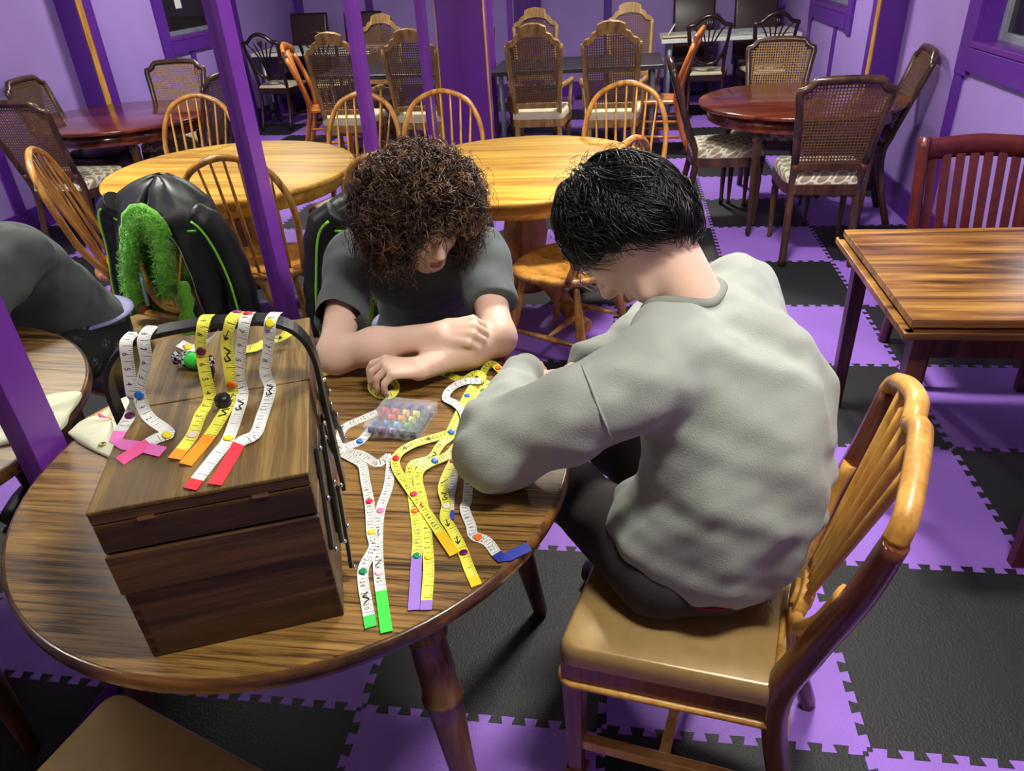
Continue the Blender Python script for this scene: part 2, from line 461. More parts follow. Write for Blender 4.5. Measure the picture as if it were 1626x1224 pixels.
# ------------------------------------------------------------------ the room
XR, YB, YF, ZC = 2.44, 8.87, -2.45, 2.65
def mx_(y, z): return -.626+.005*y+.0125*z          # the mirror wall leans by under a degree
T = .61
floor = struct(obj('floor', MB().box((.9, 3.2, -.06), (3.7, 11.6, .09)), M['sub']), 'floor of interlocking purple and black foam tiles')
d_ = .0105; edge = [(0., 0.), (.018, 0.)]
for k in range(10):
    edge += [(.02+.096*(k-.05 if k else 0), d_), (.02+.096*(k+.55), d_), (.02+.096*(k+.45), -d_), (.02+.096*(k+1.05 if k < 9 else 10), -d_)]
edge += [(.982, 0.), (1., 0.)]
outl = [(t*T, o) for t, o in edge[:-1]] + [(T+o, t*T) for t, o in edge[:-1]] + \
       [(t*T, T+o) for t, o in edge[::-1][:-1]] + [(o, t*T) for t, o in edge[::-1][:-1]]
outl = [(T/2+(x-T/2)*.9985, T/2+(y-T/2)*.9985) for x, y in outl]
tm = {}
for nm in ('foamp', 'foamk'):
    b_ = MB().prism(outl, -.012, 0.); tm[nm] = b_.mesh('foam_tile_'+nm); tm[nm].materials.append(M[nm])
    q = bmesh.new(); q.from_mesh(tm[nm]); bmesh.ops.triangulate(q, faces=q.faces, ngon_method='EAR_CLIP'); bmesh.ops.recalc_face_normals(q, faces=q.faces); q.to_mesh(tm[nm]); q.free()
for c in range(-1, 4):
    for r in range(-4, 15):
        o = D.objects.new('foam_tile', tm['foamp' if (c+r) % 2 else 'foamk']); COL.objects.link(o)
        o.parent = floor; o.location = (c*T, r*T, 0.)

def wall_with_holes(name, x0, x1, ys, zs, holes):
    "wall slab split on a grid so that the window openings stay open"
    mb = MB()
    Y = sorted(set([ys[0], ys[1]]+[h for q in holes for h in q[:2]])); Z = sorted(set([zs[0], zs[1]]+[h for q in holes for h in q[2:]]))
    for i in range(len(Y)-1):
        for j in range(len(Z)-1):
            yc, zc = (Y[i]+Y[i+1])/2, (Z[j]+Z[j+1])/2
            if any(q[0] < yc < q[1] and q[2] < zc < q[3] for q in holes): continue
            mb.box(((x0+x1)/2, yc, zc), (x1-x0, Y[i+1]-Y[i], Z[j+1]-Z[j]))
    return struct(obj(name, mb, M['wall']))
W1 = (2.15, 3.34, 1.09, 2.05); W2 = (5.86, 7.12, 1.06, 1.95)
wall_with_holes('wall_right', XR, XR+.16, (YF, YB), (0, ZC), [W1, W2])['label'] = 'lavender side wall with two dark interior windows'
struct(obj('wall_back', MB().box((.9, YB+.06, ZC/2), (3.9, .12, ZC)), M['wall']), 'lavender back wall with dark purple battens')
struct(obj('wall_left', MB().box((-.78, 3.2, ZC/2), (.12, 11.6, ZC)), M['wall']), 'wall behind the row of mirrors')
struct(obj('wall_front', MB().box((.9, YF-.06, ZC/2), (3.9, .12, ZC)), M['beige']), 'plain wall behind the viewer')
struct(obj('ceiling', MB().box((.9, 3.2, ZC+.05), (3.9, 11.8, .1)), M['ceil']), 'plain grey ceiling')
struct(obj('baseboard_right', MB().box((XR-.01, (YF+YB)/2, .085), (.02, YB-YF, .17)), M['trim'], bevel=.004))
struct(obj('baseboard_back', MB().box((.92, YB-.01, .085), (3.0, .02, .17)), M['trim'], bevel=.004))
tn = [0]
def trim(mb, mat, label=None, bevel=.003):
    tn[0] += 1
    return struct(obj('trim_%d' % tn[0], mb, mat, bevel=bevel), label)

# mirrors and the painted posts between them
posts = [.045+1.215*k for k in range(-2, 8)]
yy = [YF]+posts+[YB]
which = ['', 'tall wall mirror behind the viewer, outside the picture', 'sliver of wall mirror before the lowest purple post', 'large wall mirror reflecting the jacket, printed jeans and mahogany table',
         'wall mirror between two slanting posts, reflecting a wheatsheaf chair', 'narrow wall mirror reflecting one tall cane armchair before the square column', 'thin strip of wall mirror just before the square column',
         'thin strip of wall mirror just beyond the square column', 'wall mirror beside the far end of the black table', 'wall mirror between the last two posts by the back wall', 'last strip of wall mirror in the back corner']
for i in range(len(yy)-1):
    a, b_ = yy[i], yy[i+1]
    if b_ < -1.9: continue
    q = MB()
    P = [(mx_(y, z)-t, y, z) for t in (0, .006) for y in (a, b_) for z in (.05, 2.5)]
    q.add(P, [(0, 2, 3, 1), (4, 5, 7, 6), (0, 1, 5, 4), (2, 6, 7, 3), (0, 4, 6, 2), (1, 3, 7, 5)])
    tag(obj('wall_mirror', q, M['mirror']), which[i], 'mirror', 'wall mirrors')
for p in posts:
    if p < -1.3: continue
    q = MB(); P = []
    for z in (0, 2.6):
        for x, y in ((-.02, -.0445), (.024, -.0445), (.024, .0445), (-.02, .0445)): P.append((mx_(p, z)+x, p+y, z))
    q.add(P, [(3, 2, 1, 0), (4, 5, 6, 7), (0, 1, 5, 4), (1, 2, 6, 5), (2, 3, 7, 6), (3, 0, 4, 7)])
    trim(q, M['post'], 'glossy violet post between two mirrors', .002)
q = MB(); q.box((-.6, 3.2, .03), (.04, 11.3, .06)); trim(q, M['post'], 'violet rail under the mirrors')
# the square columns of the former room divider, with a bare pine strip on the inner corner
trim(MB().box((-.51, 4.88, 1.3), (.2, .2, 2.62)), M['post'], 'square purple column at the mirror wall')
trim(MB().box((-.4055, 4.805, 1.3), (.009, .05, 2.62)), M['rawpine'], 'bare pine strip along the column by the mirrors')
trim(MB().box((2.36, 4.58, 1.3), (.17, .2, 2.62)), M['trim'], 'square dark purple column at the window wall')
trim(MB().box((2.2705, 4.525, 1.3), (.009, .07, 2.62)), M['rawpine'], 'bare pine strip along the column by the windows')
# battens
trim(MB().box((-.5, YB-.02, 1.3), (.2, .04, 2.62)), M['trim'])
trim(MB().box((.41, YB-.012, 1.3), (.095, .024, 2.62)), M['trim'])
trim(MB().box((1.45, YB-.012, 1.3), (.095, .024, 2.62)), M['trim'])
trim(MB().box((2.385, YB-.03, 1.3), (.11, .06, 2.62)), M['trim'])
for y, wd, z1 in ((3.44, .1, 1.0), (6.2, .075, .95), (7.22, .09, .95), (2.2, .09, 1.), (.4, .09, 2.6)):
    trim(MB().box((XR-.009, y, z1/2), (.018, wd, z1)), M['trim'])
# windows
def window(n, W, label):
    y0, y1, z0, z1 = W; c = ((y0+y1)/2, (z0+z1)/2)
    root = struct(obj('window_%d' % n, MB().box((XR+.125, c[0], c[1]), (.012, y1-y0-.06, z1-z0-.06)), M['glass']), label)
    fr_ = MB()
    for yy_, w_ in ((y0+.02, .04), (y1-.02, .04)): fr_.box((XR+.12, yy_, c[1]), (.05, w_, z1-z0))
    for zz in (z0+.02, z1-.02): fr_.box((XR+.12, c[0], zz), (.05, y1-y0-.08, .04))
    obj('window_frame', fr_, M['greymetal'], root, .003)
    ca = MB()
    for yy_ in (y0-.07, y1+.07): ca.box((XR-.012, yy_, c[1]-.04), (.024, .15, z1-z0+.26))
    ca.box((XR-.012, c[0], z1+.07), (.024, y1-y0, .14)); ca.box((XR-.016, c[0], z0-.085), (.032, y1-y0+.001, .11))
    obj('casing', ca, M['trim'], root, .003)
    obj('window_sill', MB().box((XR+.045, c[0], z0-.012), (.15, y1-y0+.02, .03)), M['post'], root, .004)
    jb = MB()
    for yy_ in (y0+.002, y1-.002): jb.box((XR+.05, yy_, c[1]), (.1, .012, z1-z0))
    obj('jamb', jb, M['trim'], root)
    return root
window(1, W1, 'dark interior window with purple casing above the red chair')
w2 = window(2, W2, 'small dark interior window with purple casing near the white table')
obj('notice', MB().box((XR+.113, 6.35, 1.36), (.002, .11, .15)), M['paper'], w2)
# ceiling lamps
lamp_names = ['over the round table', 'over the far dining tables', 'nearest the viewer']
for i, (c, s, st) in enumerate(LAMPS):
    m, nt, b = new_mat('lamp_diffuser'); b.inputs['Base Color'].default_value = (.9, .9, .9, 1)
    b.inputs['Emission Color'].default_value = (1., .965, .87, 1); b.inputs['Emission Strength'].default_value = st
    t = thing('ceiling_light', 'flat white ceiling light '+lamp_names[i], 'light', (c[0], c[1], c[2]), 0, 'ceiling lights')
    obj('diffuser', MB().box((0, 0, -.006), (s[0], s[1], .008)), m, t)
    f_ = MB()
    for sx in (-1, 1):
        f_.box((sx*(s[0]/2+.012), 0, .005), (.024, s[1]+.048, .04)); f_.box((0, sx*(s[1]/2+.012), .005), (s[0], .024, .04))
    obj('frame', f_, M['whitetop'], t, .003)
# ------------------------------------------------------------------ tables
def round_top(name, r, z, th, mat, parent, seg=72, lip=.006):
    prof = [(.0005, z-th), (r-lip, z-th), (r, z-th+lip), (r, z-lip), (r-lip*.4, z-lip*.3), (r-lip, z), (.0005, z)]
    return obj(name, MB().lathe(prof, seg), mat, parent)

# the near round table
t = thing('round_table', 'round dark wood-grain table carrying the sewing box and tapes', 'table', (-.019, .075, 0))
TZ = .75
obj('tabletop', MB().prism(ellipse(.556, .556, 96), TZ-.02, TZ, bev=.002), M['laminate'], t)
obj('edge_band', MB().lathe([(.54, TZ-.034), (.556, TZ-.034), (.5625, TZ-.028), (.5625, TZ-.006), (.558, TZ-.0008), (.55, TZ-.002)], 96, caps=False), M['bandwood'], t)
obj('apron', MB().lathe([(.40, TZ-.09), (.415, TZ-.09), (.415, TZ-.034), (.40, TZ-.034)], 48, caps=False), M['turned'], t)
prof = [(0, .016), (.02, .02), (.3, .027), (.5, .034), (.56, .036), (.565, .041), (.58, .041), (.585, .035), (.7, .036), (.78, .033), (.785, .042), (.8, .042), (.81, .035), (.83, .042), (.85, .042), (.86, .035), (.9, .04), (1., .042)]
for a in (31, -43, 137, 211):
    c_, s_ = math.cos(math.radians(a)), math.sin(math.radians(a))
    obj('leg', MB().turned((.52*c_, .52*s_, 0), (.40*c_, .40*s_, TZ-.034), prof, 16), M['turned'], t)

# the golden oak pedestal table
t = thing('oak_table', 'round golden oak pedestal table ringed by bow-back chairs', 'table', (.15, 2.44, 0))
round_top('tabletop', .625, .75, .028, M['oak'], t, 80, .01)
obj('apron', MB().lathe([(.54, .65), (.555, .65), (.56, .72), (.545, .722)], 64, caps=False), M['oak'], t)
obj('pedestal', MB().lathe([(.12, .12), (.13, .16), (.09, .2), (.075, .26), (.1, .34), (.115, .42), (.1, .5), (.075, .56), (.085, .6), (.12, .63), (.13, .72)], 28), M['oakv'], t)
for k in range(4):
    a = PI/4+k*PI/2; e = np.array((math.cos(a), math.sin(a), 0))
    pth = spline([e*.06+(0, 0, .2), e*.2+(0, 0, .17), e*.36+(0, 0, .06), e*.46+(0, 0, .035)], 5)
    obj('foot', MB().tube(pth, np.linspace(.05, .034, len(pth)), 8, square=True), M['oakv'], t)

# the polished mahogany table on fluted legs
t = thing('dining_table', 'round polished mahogany table with fluted legs and cane-back chairs', 'table', (1.71, 3.87, 0))
round_top('tabletop', .612, .75, .022, M['redmahog'], t, 72, .006)
obj('apron', MB().lathe([(.535, .645), (.55, .645), (.553, .65), (.55, .728), (.535, .728)], 64, caps=False), M['redmahog'], t)
flp = [(0, .012), (.03, .016), (.06, .018), (.07, .013), (.75, .026), (.8, .028), (.82, .022), (.84, .034), (.87, .034), (.89, .024), (.92, .036), (1., .036)]
for a in (233, 323, 53, 143):
    x, y = .48*math.cos(math.radians(a)), .48*math.sin(math.radians(a))
    obj('leg', MB().turned((x*1.0, y*1.0, 0), (x, y, .70), flp, 14), M['walnut'], t)

# long black table on grey legs, against the mirror
def folding_table(name, label, x0, x1, y0, y1, z, mat, th=.035, lm=None, rz=0.):
    cx, cy = (x0+x1)/2, (y0+y1)/2
    t = thing(name, label, 'table', (cx, cy, 0), rz)
    w_, d2 = x1-x0, y1-y0
    obj('tabletop', MB().prism(rrect(w_, d2, .012), z-th, z, bev=.003), mat, t)
    for sx in (-1, 1):
        for sy in (-1, 1):
            obj('leg', MB().tube([(sx*(w_/2-.09), sy*(d2/2-.09), 0), (sx*(w_/2-.09), sy*(d2/2-.09), z-th)], .022, 12), lm or M['greymetal'], t)
    return t
folding_table('black_table', 'long black laminate table on grey tube legs against the mirrors', -.55, .96, 5.68, 6.5, .74, M['blacktop'])
folding_table('white_table', 'white table strewn with papers against the window wall', 1.0, 2.40, 7.32, 8.05, .76, M['whitetop'])
pm = [flat((214, 222, 214)), flat((190, 208, 214)), flat((226, 214, 190)), flat((176, 196, 190))]
spots = [(1.16, 7.5, .1), (1.36, 7.62, -.4), (1.55, 7.48, .3), (1.72, 7.7, 1.2), (1.9, 7.5, -.2), (2.08, 7.66, .5), (2.2, 7.46, 0.)]
for i, (x, y, a) in enumerate(spots):
    o = obj('paper_sheet', MB().prism(rrect(.21, .29, .002, 1), 0, .0015), pm[i % 4])
    o.location = (x, y, .7601+.0016*i); o.rotation_euler = (0, 0, a)
    tag(o, '%s sheet of paper on the white table, %s from the marker pen end' % (('off-white', 'pale blue', 'buff', 'grey-green')[i % 4], ('first', 'second', 'third', 'fourth', 'fifth', 'sixth', 'last')[i]), 'paper', 'papers on the white table')
o = obj('wooden_tray', MB().box((0, 0, .01), (.26, .2, .018)), M['ivory'], None, .003); o.location = (1.14, 7.46, .772)
tag(o, 'small pale tray at the near corner of the white table', 'tray')
o = obj('marker_pen', MB().tube([(0, 0, .008), (.07, .11, .1)], .008, 8), M['paper']); o.location = (1.07, 7.38, .79)
tag(o, 'white marker pen sticking up from the pale tray', 'pen')

# plank-topped table at the right edge
t = thing('plank_table', 'rectangular plank-topped table with dark straight legs beside the red chair', 'table', (1.43, 1.205, 0))
LW, LD, LZ = .97, .745, .70
npl = 6
for k in range(npl):
    y0 = -LD/2+LD*k/npl
    mb = MB().box((LW/2, y0+LD/npl/2, LZ-.012), (LW, LD/npl-.0015, .024))
    obj('plank', mb, M['butcher'], t, .0015)
fb = MB()
fb.box((LW/2, -LD/2-.001, LZ-.044), (LW+.03, .03, .022)); fb.box((LW/2, LD/2+.001, LZ-.044), (LW+.03, .03, .022)); fb.box((-.004, 0, LZ-.044), (.03, LD+.03, .022))
obj('under_leaf', fb, M['butcher'], t, .003)
obj('apron', MB().box((LW/2+.02, -LD/2+.08, LZ-.105), (LW-.12, .022, .1)).box((LW/2+.02, LD/2-.08, LZ-.105), (LW-.12, .022, .1)).box((.07, 0, LZ-.105), (.022, LD-.16, .1)), M['darkred'], t, .002)
for x, y in ((.06, -LD/2+.07), (.06, LD/2-.07), (LW-.06, -LD/2+.07), (LW-.06, LD/2-.07)):
    obj('leg', MB().bar((x, y, 0), (x, y, LZ-.055), .042, .042, (0, 1, 0), .052, .052), M['darkred'], t, .003)
# ------------------------------------------------------------------ chairs (built facing -y, seat centre over the origin)
def lean(z, z0=.45, y0=.19, k=.26): return y0+max(0, z-z0)*k
def cane_panel(zs, half, yfn, pitch=.0165, wd=.0068, th=.002):
    "open weave of flat strips between z limits; half(z) = half width"
    mb = MB(); z0, z1 = zs
    n = int((z1-z0)/pitch)
    for k in range(n+1):
        z = z0+(k+.5)*(z1-z0)/(n+1); h = half(z)
        mb.bar((-h, yfn(z), z), (h, yfn(z), z), th, wd, (0, 0, 1))
    hm = max(half(z0), half(z1), half((z0+z1)/2)); m_ = int(2*hm/pitch)
    for k in range(m_+1):
        t = (k+.5)/(m_+1)*2-1
        # strip runs while it is inside the outline
        zz = [z for z in np.linspace(z0, z1, 24) if abs(t*hm) < half(z)]
        if len(zz) < 2: continue
        a, b_ = min(zz), max(zz)
        mb.bar((t*hm, yfn(a)+.0015, a), (t*hm, yfn(b_)+.0015, b_), wd, th, (0, 1, 0))
    return mb

# --- sunburst shield-back chair with gold vinyl seat
def make_shield_chair(label):
    t = thing('shield_back_chair', label, 'chair', group='gold-seated chairs at the round table')
    so = rrect(.47, .43, .035, 4, .2)
    obj('seat', cushion(MB(), so, .425, .045, .014), M['gold'], t)
    sr = rrect(.462, .422, .03, 4, .2)
    obj('seat_rail', MB().prism(sr, .36, .428), M['shadewood'], t)
    ml = [(x*1.008, y*1.008, .368) for x, y in sr]
    obj('rail_molding', MB().tube(ml, .008, 6, closed=True), M['maple'], t)
    for s in (-1, 1):
        x, y = s*.205, -.185
        lg = obj('leg', MB().bar((x, y, .05), (x, y, .425), .03, .03, (0, 1, 0), .046, .046), M['shadewood'], t, .003)
        obj('spade_foot', MB().bar((x, y, .0), (x, y, .045), .03, .03, (0, 1, 0), .042, .042).bar((x, y, .045), (x, y, .052), .046, .046, (0, 1, 0)), M['shadewood'], lg, .002)
    for s in (-1, 1):
        p = spline([(s*.175, .285, 0), (s*.168, .225, .2), (s*.166, .195, .42), (s*.176, .232, .58), (s*.2, .278, .75), (s*.212, .305, .885)], 6)
        obj('rear_leg', MB().tube(p, np.interp(np.linspace(0, 1, len(p)), [0, .45, 1], [.018, .025, .0175]), 8, (1, 0, 0), 1.35, square=True), M['shadewood'], t)
    cp = [(-.213, lean(.88), .88), (-.198, lean(.912), .912), (-.15, lean(.938), .938), (-.09, lean(.96), .96), (-.045, lean(.97), .97), (-.018, lean(.962), .962), (0, lean(.95), .95)]
    cp = cp+[(-x, y, z) for x, y, z in cp[-2::-1]]
    obj('crest_rail', MB().tube(spline(cp, 5), .0155, 8, (0, 1, 0), 1.1, square=True), M['maple'], t)
    up = [(-.178, lean(.73), .73), (-.16, lean(.64), .64), (-.11, lean(.555), .555), (-.05, lean(.515), .515), (0, lean(.508), .508)]
    up = up+[(-x, y, z) for x, y, z in up[-2::-1]]
    obj('back_hoop', MB().tube(spline(up, 4), .017, 8, (0, 1, 0), .75, square=True), M['maple'], t)
    sun = MB()
    Rm = fr((0, 1, -.26), (0, 0, 1))
    half = [(.052*math.cos(a), .052*math.sin(a)) for a in np.linspace(0, PI, 12)]
    Rb = np.stack([np.array((1., 0, 0)), np.array((0, .252, .968)), np.array((0, -.968, .252))], 1)
    sun.prism(half, -.012, .012, Rb, (0, lean(.525), .525)); sun.prism([(x*.6, y*.6) for x, y in half], -.02, .02, Rb, (0, lean(.525), .527))
    obj('sunburst', sun, M['maple'], t, .003)
    for k in range(5):
        a = (k-2)*.2; x0, x1 = (k-2)*.019, (k-2)*.058
        zt = .93
        p = spline([(x0, lean(.57), .57), (x0*1.7, lean(.7), .7), (x1, lean(zt), zt+.01)], 5)
        obj('rib', MB().tube(p, np.linspace(.006, .009, len(p)), 6, (0, 1, 0), 1.2), M['maple'], t)
    obj('splat_rail', MB().tube([(-.165, lean(.47), .472), (.165, lean(.47), .472)], .013, 8, (0, 0, 1), 1., square=True), M['maple'], t)
    for s in (-1, 1):
        obj('stretcher', MB().bar((s*.203, -.18, .15), (s*.17, .235, .15), .024, .03), M['maple'], t, .003)
    obj('stretcher', MB().bar((-.19, .0, .15), (.19, .0, .15), .022, .026), M['maple'], t, .003)
    obj('stretcher', MB().bar((-.165, .225, .2), (.165, .225, .2), .02, .026), M['maple'], t, .003)
    return t
f1 = (-.967, .256); f2 = (.29, -.957); f3 = (.33, .944)
ch = make_shield_chair('gold-seated wooden chair under the person in the grey sweatshirt')
ch.location = (.79, .02, 0); ch.rotation_euler = (0, 0, facing(*f1))
chairA = copy_tree(ch, (-.075, 1.075, 0), facing(*f2), 'gold-seated wooden chair with a black jacket hung over its back')
copy_tree(ch, (-.165, -.59, 0), facing(*f3), 'empty gold vinyl seat tucked under the near edge of the round table')

# --- bow-back chair
def make_windsor(label):
    t = thing('bow_back_chair', label, 'chair', group='bow-back chairs around the oak table')
    so = []
    for k in range(40):
        a = 2*PI*k/40; c, s = math.cos(a), math.sin(a); q = (abs(c)**2.7+abs(s)**2.7)**(-1/2.7)
        so.append((.225*c*q*(1-.1*s), .215*s*q))
    mb = MB(); O = np.array(so); P = []
    for ins, z in ((.88, .425), (.97, .43), (1., .443), (1., .452), (.97, .462), (.85, .463), (.6, .452), (.3, .448), (.02, .45)):
        P.append([(*(p*ins), z) for p in O])
    mb.surf(P, True, True); obj('seat', mb, M['oakv'], t)
    def yb(z): return .155+(z-.45)*.27
    bow = spline([(-.185, .12, .45), (-.212, yb(.6), .6), (-.222, yb(.74), .74), (-.2, yb(.86), .86), (-.135, yb(.955), .955), (0, yb(1.0), 1.0),
                  (.135, yb(.955), .955), (.2, yb(.86), .86), (.222, yb(.74), .74), (.212, yb(.6), .6), (.185, .12, .45)], 6)
    obj('bow', MB().tube(bow, .0145, 8, (0, 1, 0), 1.05), M['oakv'], t)
    for k in range(7):
        u = (k-3)/3.; xt = u*.165; xb = u*.125; yb0 = .175-.05*u*u
        zt = float(np.interp(abs(xt), [0, .135, .2, .22], [1.0, .955, .86, .76]))
        p = [np.array((xb, yb0, .455))+(np.array((xt, yb(zt), zt))-np.array((xb, yb0, .455)))*s for s in np.linspace(0, 1, 7)]
        obj('spindle', MB().tube(p, [.0065, .0085, .009, .008, .007, .006, .005], 6), M['oakv'], t)
    pr_ = [(0, .011), (.1, .013), (.35, .021), (.42, .016), (.46, .022), (.7, .019), (.9, .014), (1., .013)]
    feet = {}
    for sx in (-1, 1):
        for sy in (-1, 1):
            a = np.array((sx*.21, sy*.215, 0)); b_ = np.array((sx*.14, sy*.13, .435)); feet[sx, sy] = (a, b_)
            obj('leg', MB().turned(a, b_, pr_, 10), M['oakv'], t)
    mid = {}
    for sx in (-1, 1):
        p = feet[sx, -1][0]*.62+feet[sx, -1][1]*.38; q = feet[sx, 1][0]*.62+feet[sx, 1][1]*.38; mid[sx] = (p+q)/2
        obj('stretcher', MB().turned(p, q, [(0, .007), (.5, .014), (1, .007)], 8), M['oakv'], t)
    obj('stretcher', MB().turned(mid[-1], mid[1], [(0, .007), (.5, .014), (1, .007)], 8), M['oakv'], t)
    return t
wc = make_windsor('bow-back oak chair on the far side of the oak table, nearer the mirrors')
wc.location = (-.34, 2.78, 0); wc.rotation_euler = (0, 0, facing(.12, -.99))
copy_tree(wc, (.61, 2.79, 0), facing(-.12, -.99), 'bow-back oak chair on the far side of the oak table, nearer the windows')
copy_tree(wc, (-.22, 1.93, 0), facing(.2, .98), 'bow-back oak chair directly behind the curly-haired person')
copy_tree(wc, (.40, 1.90, 0), facing(-.88, .47), 'bow-back oak chair just beyond the black-haired head')

# --- walnut cane-back chair with ring-patterned seat
def make_cane_chair(label):
    t = thing('cane_back_chair', label, 'chair', group='cane-back chairs around the mahogany table')
    so = [(x, y) for x, y in rrect(.48, .46, .09, 5, .12)]
    obj('seat_rail', MB().prism(so, .385, .445), M['walnut'], t, .004)
    obj('seat', cushion(MB(), [(x*.985, y*.985) for x, y in so], .445, .05, .02), M['ringfab'], t)
    def yb(z): return .2+(z-.45)*.33
    out = [(-.175, .535), (-.185, .65), (-.2, .8), (-.218, .93), (-.217, .948), (-.196, .951), (-.176, .962), (-.163, .982), (-.15, .995), (-.07, 1.0), (0, 1.002)]
    out = out+[(-x, z) for x, z in out[-2::-1]]
    obj('back_frame', MB().tube([(x, yb(z), z) for x, z in out], .019, 8, (0, 1, 0), .85, square=True), M['walnut'], t)
    obj('back_rail', MB().bar((-.17, yb(.545), .545), (.17, yb(.545), .545), .03, .04), M['walnut'], t, .004)
    def half(z):
        return float(np.interp(z, [.56, .8, .925, .95, .985], [.17, .187, .2, .168, .15]))
    obj('cane_weave', cane_panel((.565, .985), half, yb), M['canedark'], t)
    for s in (-1, 1):
        obj('rear_leg', MB().tube(spline([(s*.185, .3, 0), (s*.175, .245, .18), (s*.172, .2, .42), (s*.175, yb(.56), .56)], 5), .02, 8, square=True), M['walnut'], t)
        obj('leg', MB().turned((s*.2, -.19, 0), (s*.2, -.19, .39), [(0, .012), (.03, .017), (.06, .011), (.8, .022), (.84, .017), (.88, .026), (1., .026)], 12), M['walnut'], t)
    return t
cc = make_cane_chair('walnut cane-back chair with its back turned to the viewer at the mahogany table')
cc.location = (1.74, 3.27, 0); cc.rotation_euler = (0, 0, facing(0.05, 1))
copy_tree(cc, (1.29, 3.90, 0), facing(1, .02), 'walnut cane-back chair on the mirror side of the mahogany table, seen edge-on')
o = copy_tree(cc, (1.62, 4.31, 0), facing(-.25, -.97), 'cane-back chair facing the viewer across the mahogany table')
[c for c in o.children if c.name.startswith('cane_weave')][0].data = [c for c in o.children if c.name.startswith('cane_weave')][0].data.copy()
[c for c in o.children if c.name.startswith('cane_weave')][0].data.materials[0] = M['cane']
o = copy_tree(cc, (2.02, 3.89, 0), facing(-1, .12), 'cane-back chair with a dark leather seat close to the lavender wall')
for c in o.children:
    if c.name.startswith('seat') and not c.name.startswith('seat_rail'): c.data = c.data.copy(); c.data.materials[0] = M['leather']

# --- tall pale oak cane armchair
def make_armchair(label):
    t = thing('cane_armchair', label, 'chair', group='tall cane armchairs at the black table')
    so = rrect(.5, .46, .05, 4, .15)
    obj('seat_rail', MB().prism(so, .36, .425), M['paleoak'], t, .004)
    obj('seat', cushion(MB(), so, .425, .055, .015), M['ivory'], t)
    def yb(z): return .2+(z-.45)*.2
    for s in (-1, 1):
        obj('stile', MB().tube(spline([(s*.185, .27, 0), (s*.18, .22, .2), (s*.18, .2, .45), (s*.2, yb(.75), .75), (s*.215, yb(1.0), 1.0)], 5), .02, 8, square=True), M['paleoak'], t)
    crest = [(-.22, 1.0), (-.2, 1.03), (-.165, 1.04), (-.145, 1.075), (-.11, 1.09), (-.105, 1.13), (-.06, 1.15), (0, 1.157)]
    top = crest+[(-x, z) for x, z in crest[-2::-1]]
    low = [(.19, .985), (.15, 1.0), (.11, 1.045), (.05, 1.062), (0, 1.066), (-.05, 1.062), (-.11, 1.045), (-.15, 1.0), (-.19, .985)]
    Rb = np.stack([np.array((1., 0, 0)), np.array((0, .196, .981)), np.array((0, -.981, .196))], 1)
    obj('crest_rail', MB().prism([(x, (z-1.0)/.981) for x, z in low[::-1]+top[::-1]], -.018, .018, Rb, (0, yb(1.0), 1.0)), M['paleoak'], t, .004)
    obj('back_rail', MB().bar((-.19, yb(.53), .53), (.19, yb(.53), .53), .03, .04), M['paleoak'], t, .003)
    def half(z): return float(np.interp(z, [.55, 1.0, 1.045, 1.06], [.178, .2, .115, .05]))
    obj('cane_weave', cane_panel((.55, 1.055), half, yb, .019, .0078), M['canedark'], t)
    for s in (-1, 1):
        obj('arm', MB().tube(spline([(s*.2, yb(.68), .68), (s*.25, .08, .69), (s*.262, -.08, .685), (s*.255, -.14, .665)], 5), .018, 8, (0, 0, 1), 1.2), M['paleoak'], t)
        obj('arm_post', MB().tube(spline([(s*.255, -.1, .67), (s*.245, -.06, .55), (s*.235, -.06, .4)], 5), .014, 8), M['paleoak'], t)
        obj('leg', MB().turned((s*.21, -.19, 0), (s*.21, -.19, .37), [(0, .016), (.5, .022), (.7, .018), (.72, .028), (.8, .028), (.82, .02), (.9, .03), (1, .03)], 12), M['paleoak'], t)
    obj('stretcher', MB().bar((-.18, .21, .17), (.18, .21, .17), .02, .028), M['paleoak'], t, .003)
    return t
ac = make_armchair('tall cane armchair with its back to the viewer, nearer the purple column')
ac.location = (-.075, 5.43, 0); ac.rotation_euler = (0, 0, facing(.03, 1))
copy_tree(ac, (.535, 5.31, 0), facing(.03, 1), 'tall cane armchair with its back to the viewer, in the middle of the room')
copy_tree(ac, (-.26, 6.56, 0), facing(0, -1), 'tall cane armchair on the far side of the black table, by the mirrors')
o = copy_tree(ac, (.70, 6.5, 0), facing(.1, -1), 'tall cane armchair on the far side of the black table, by the white table')

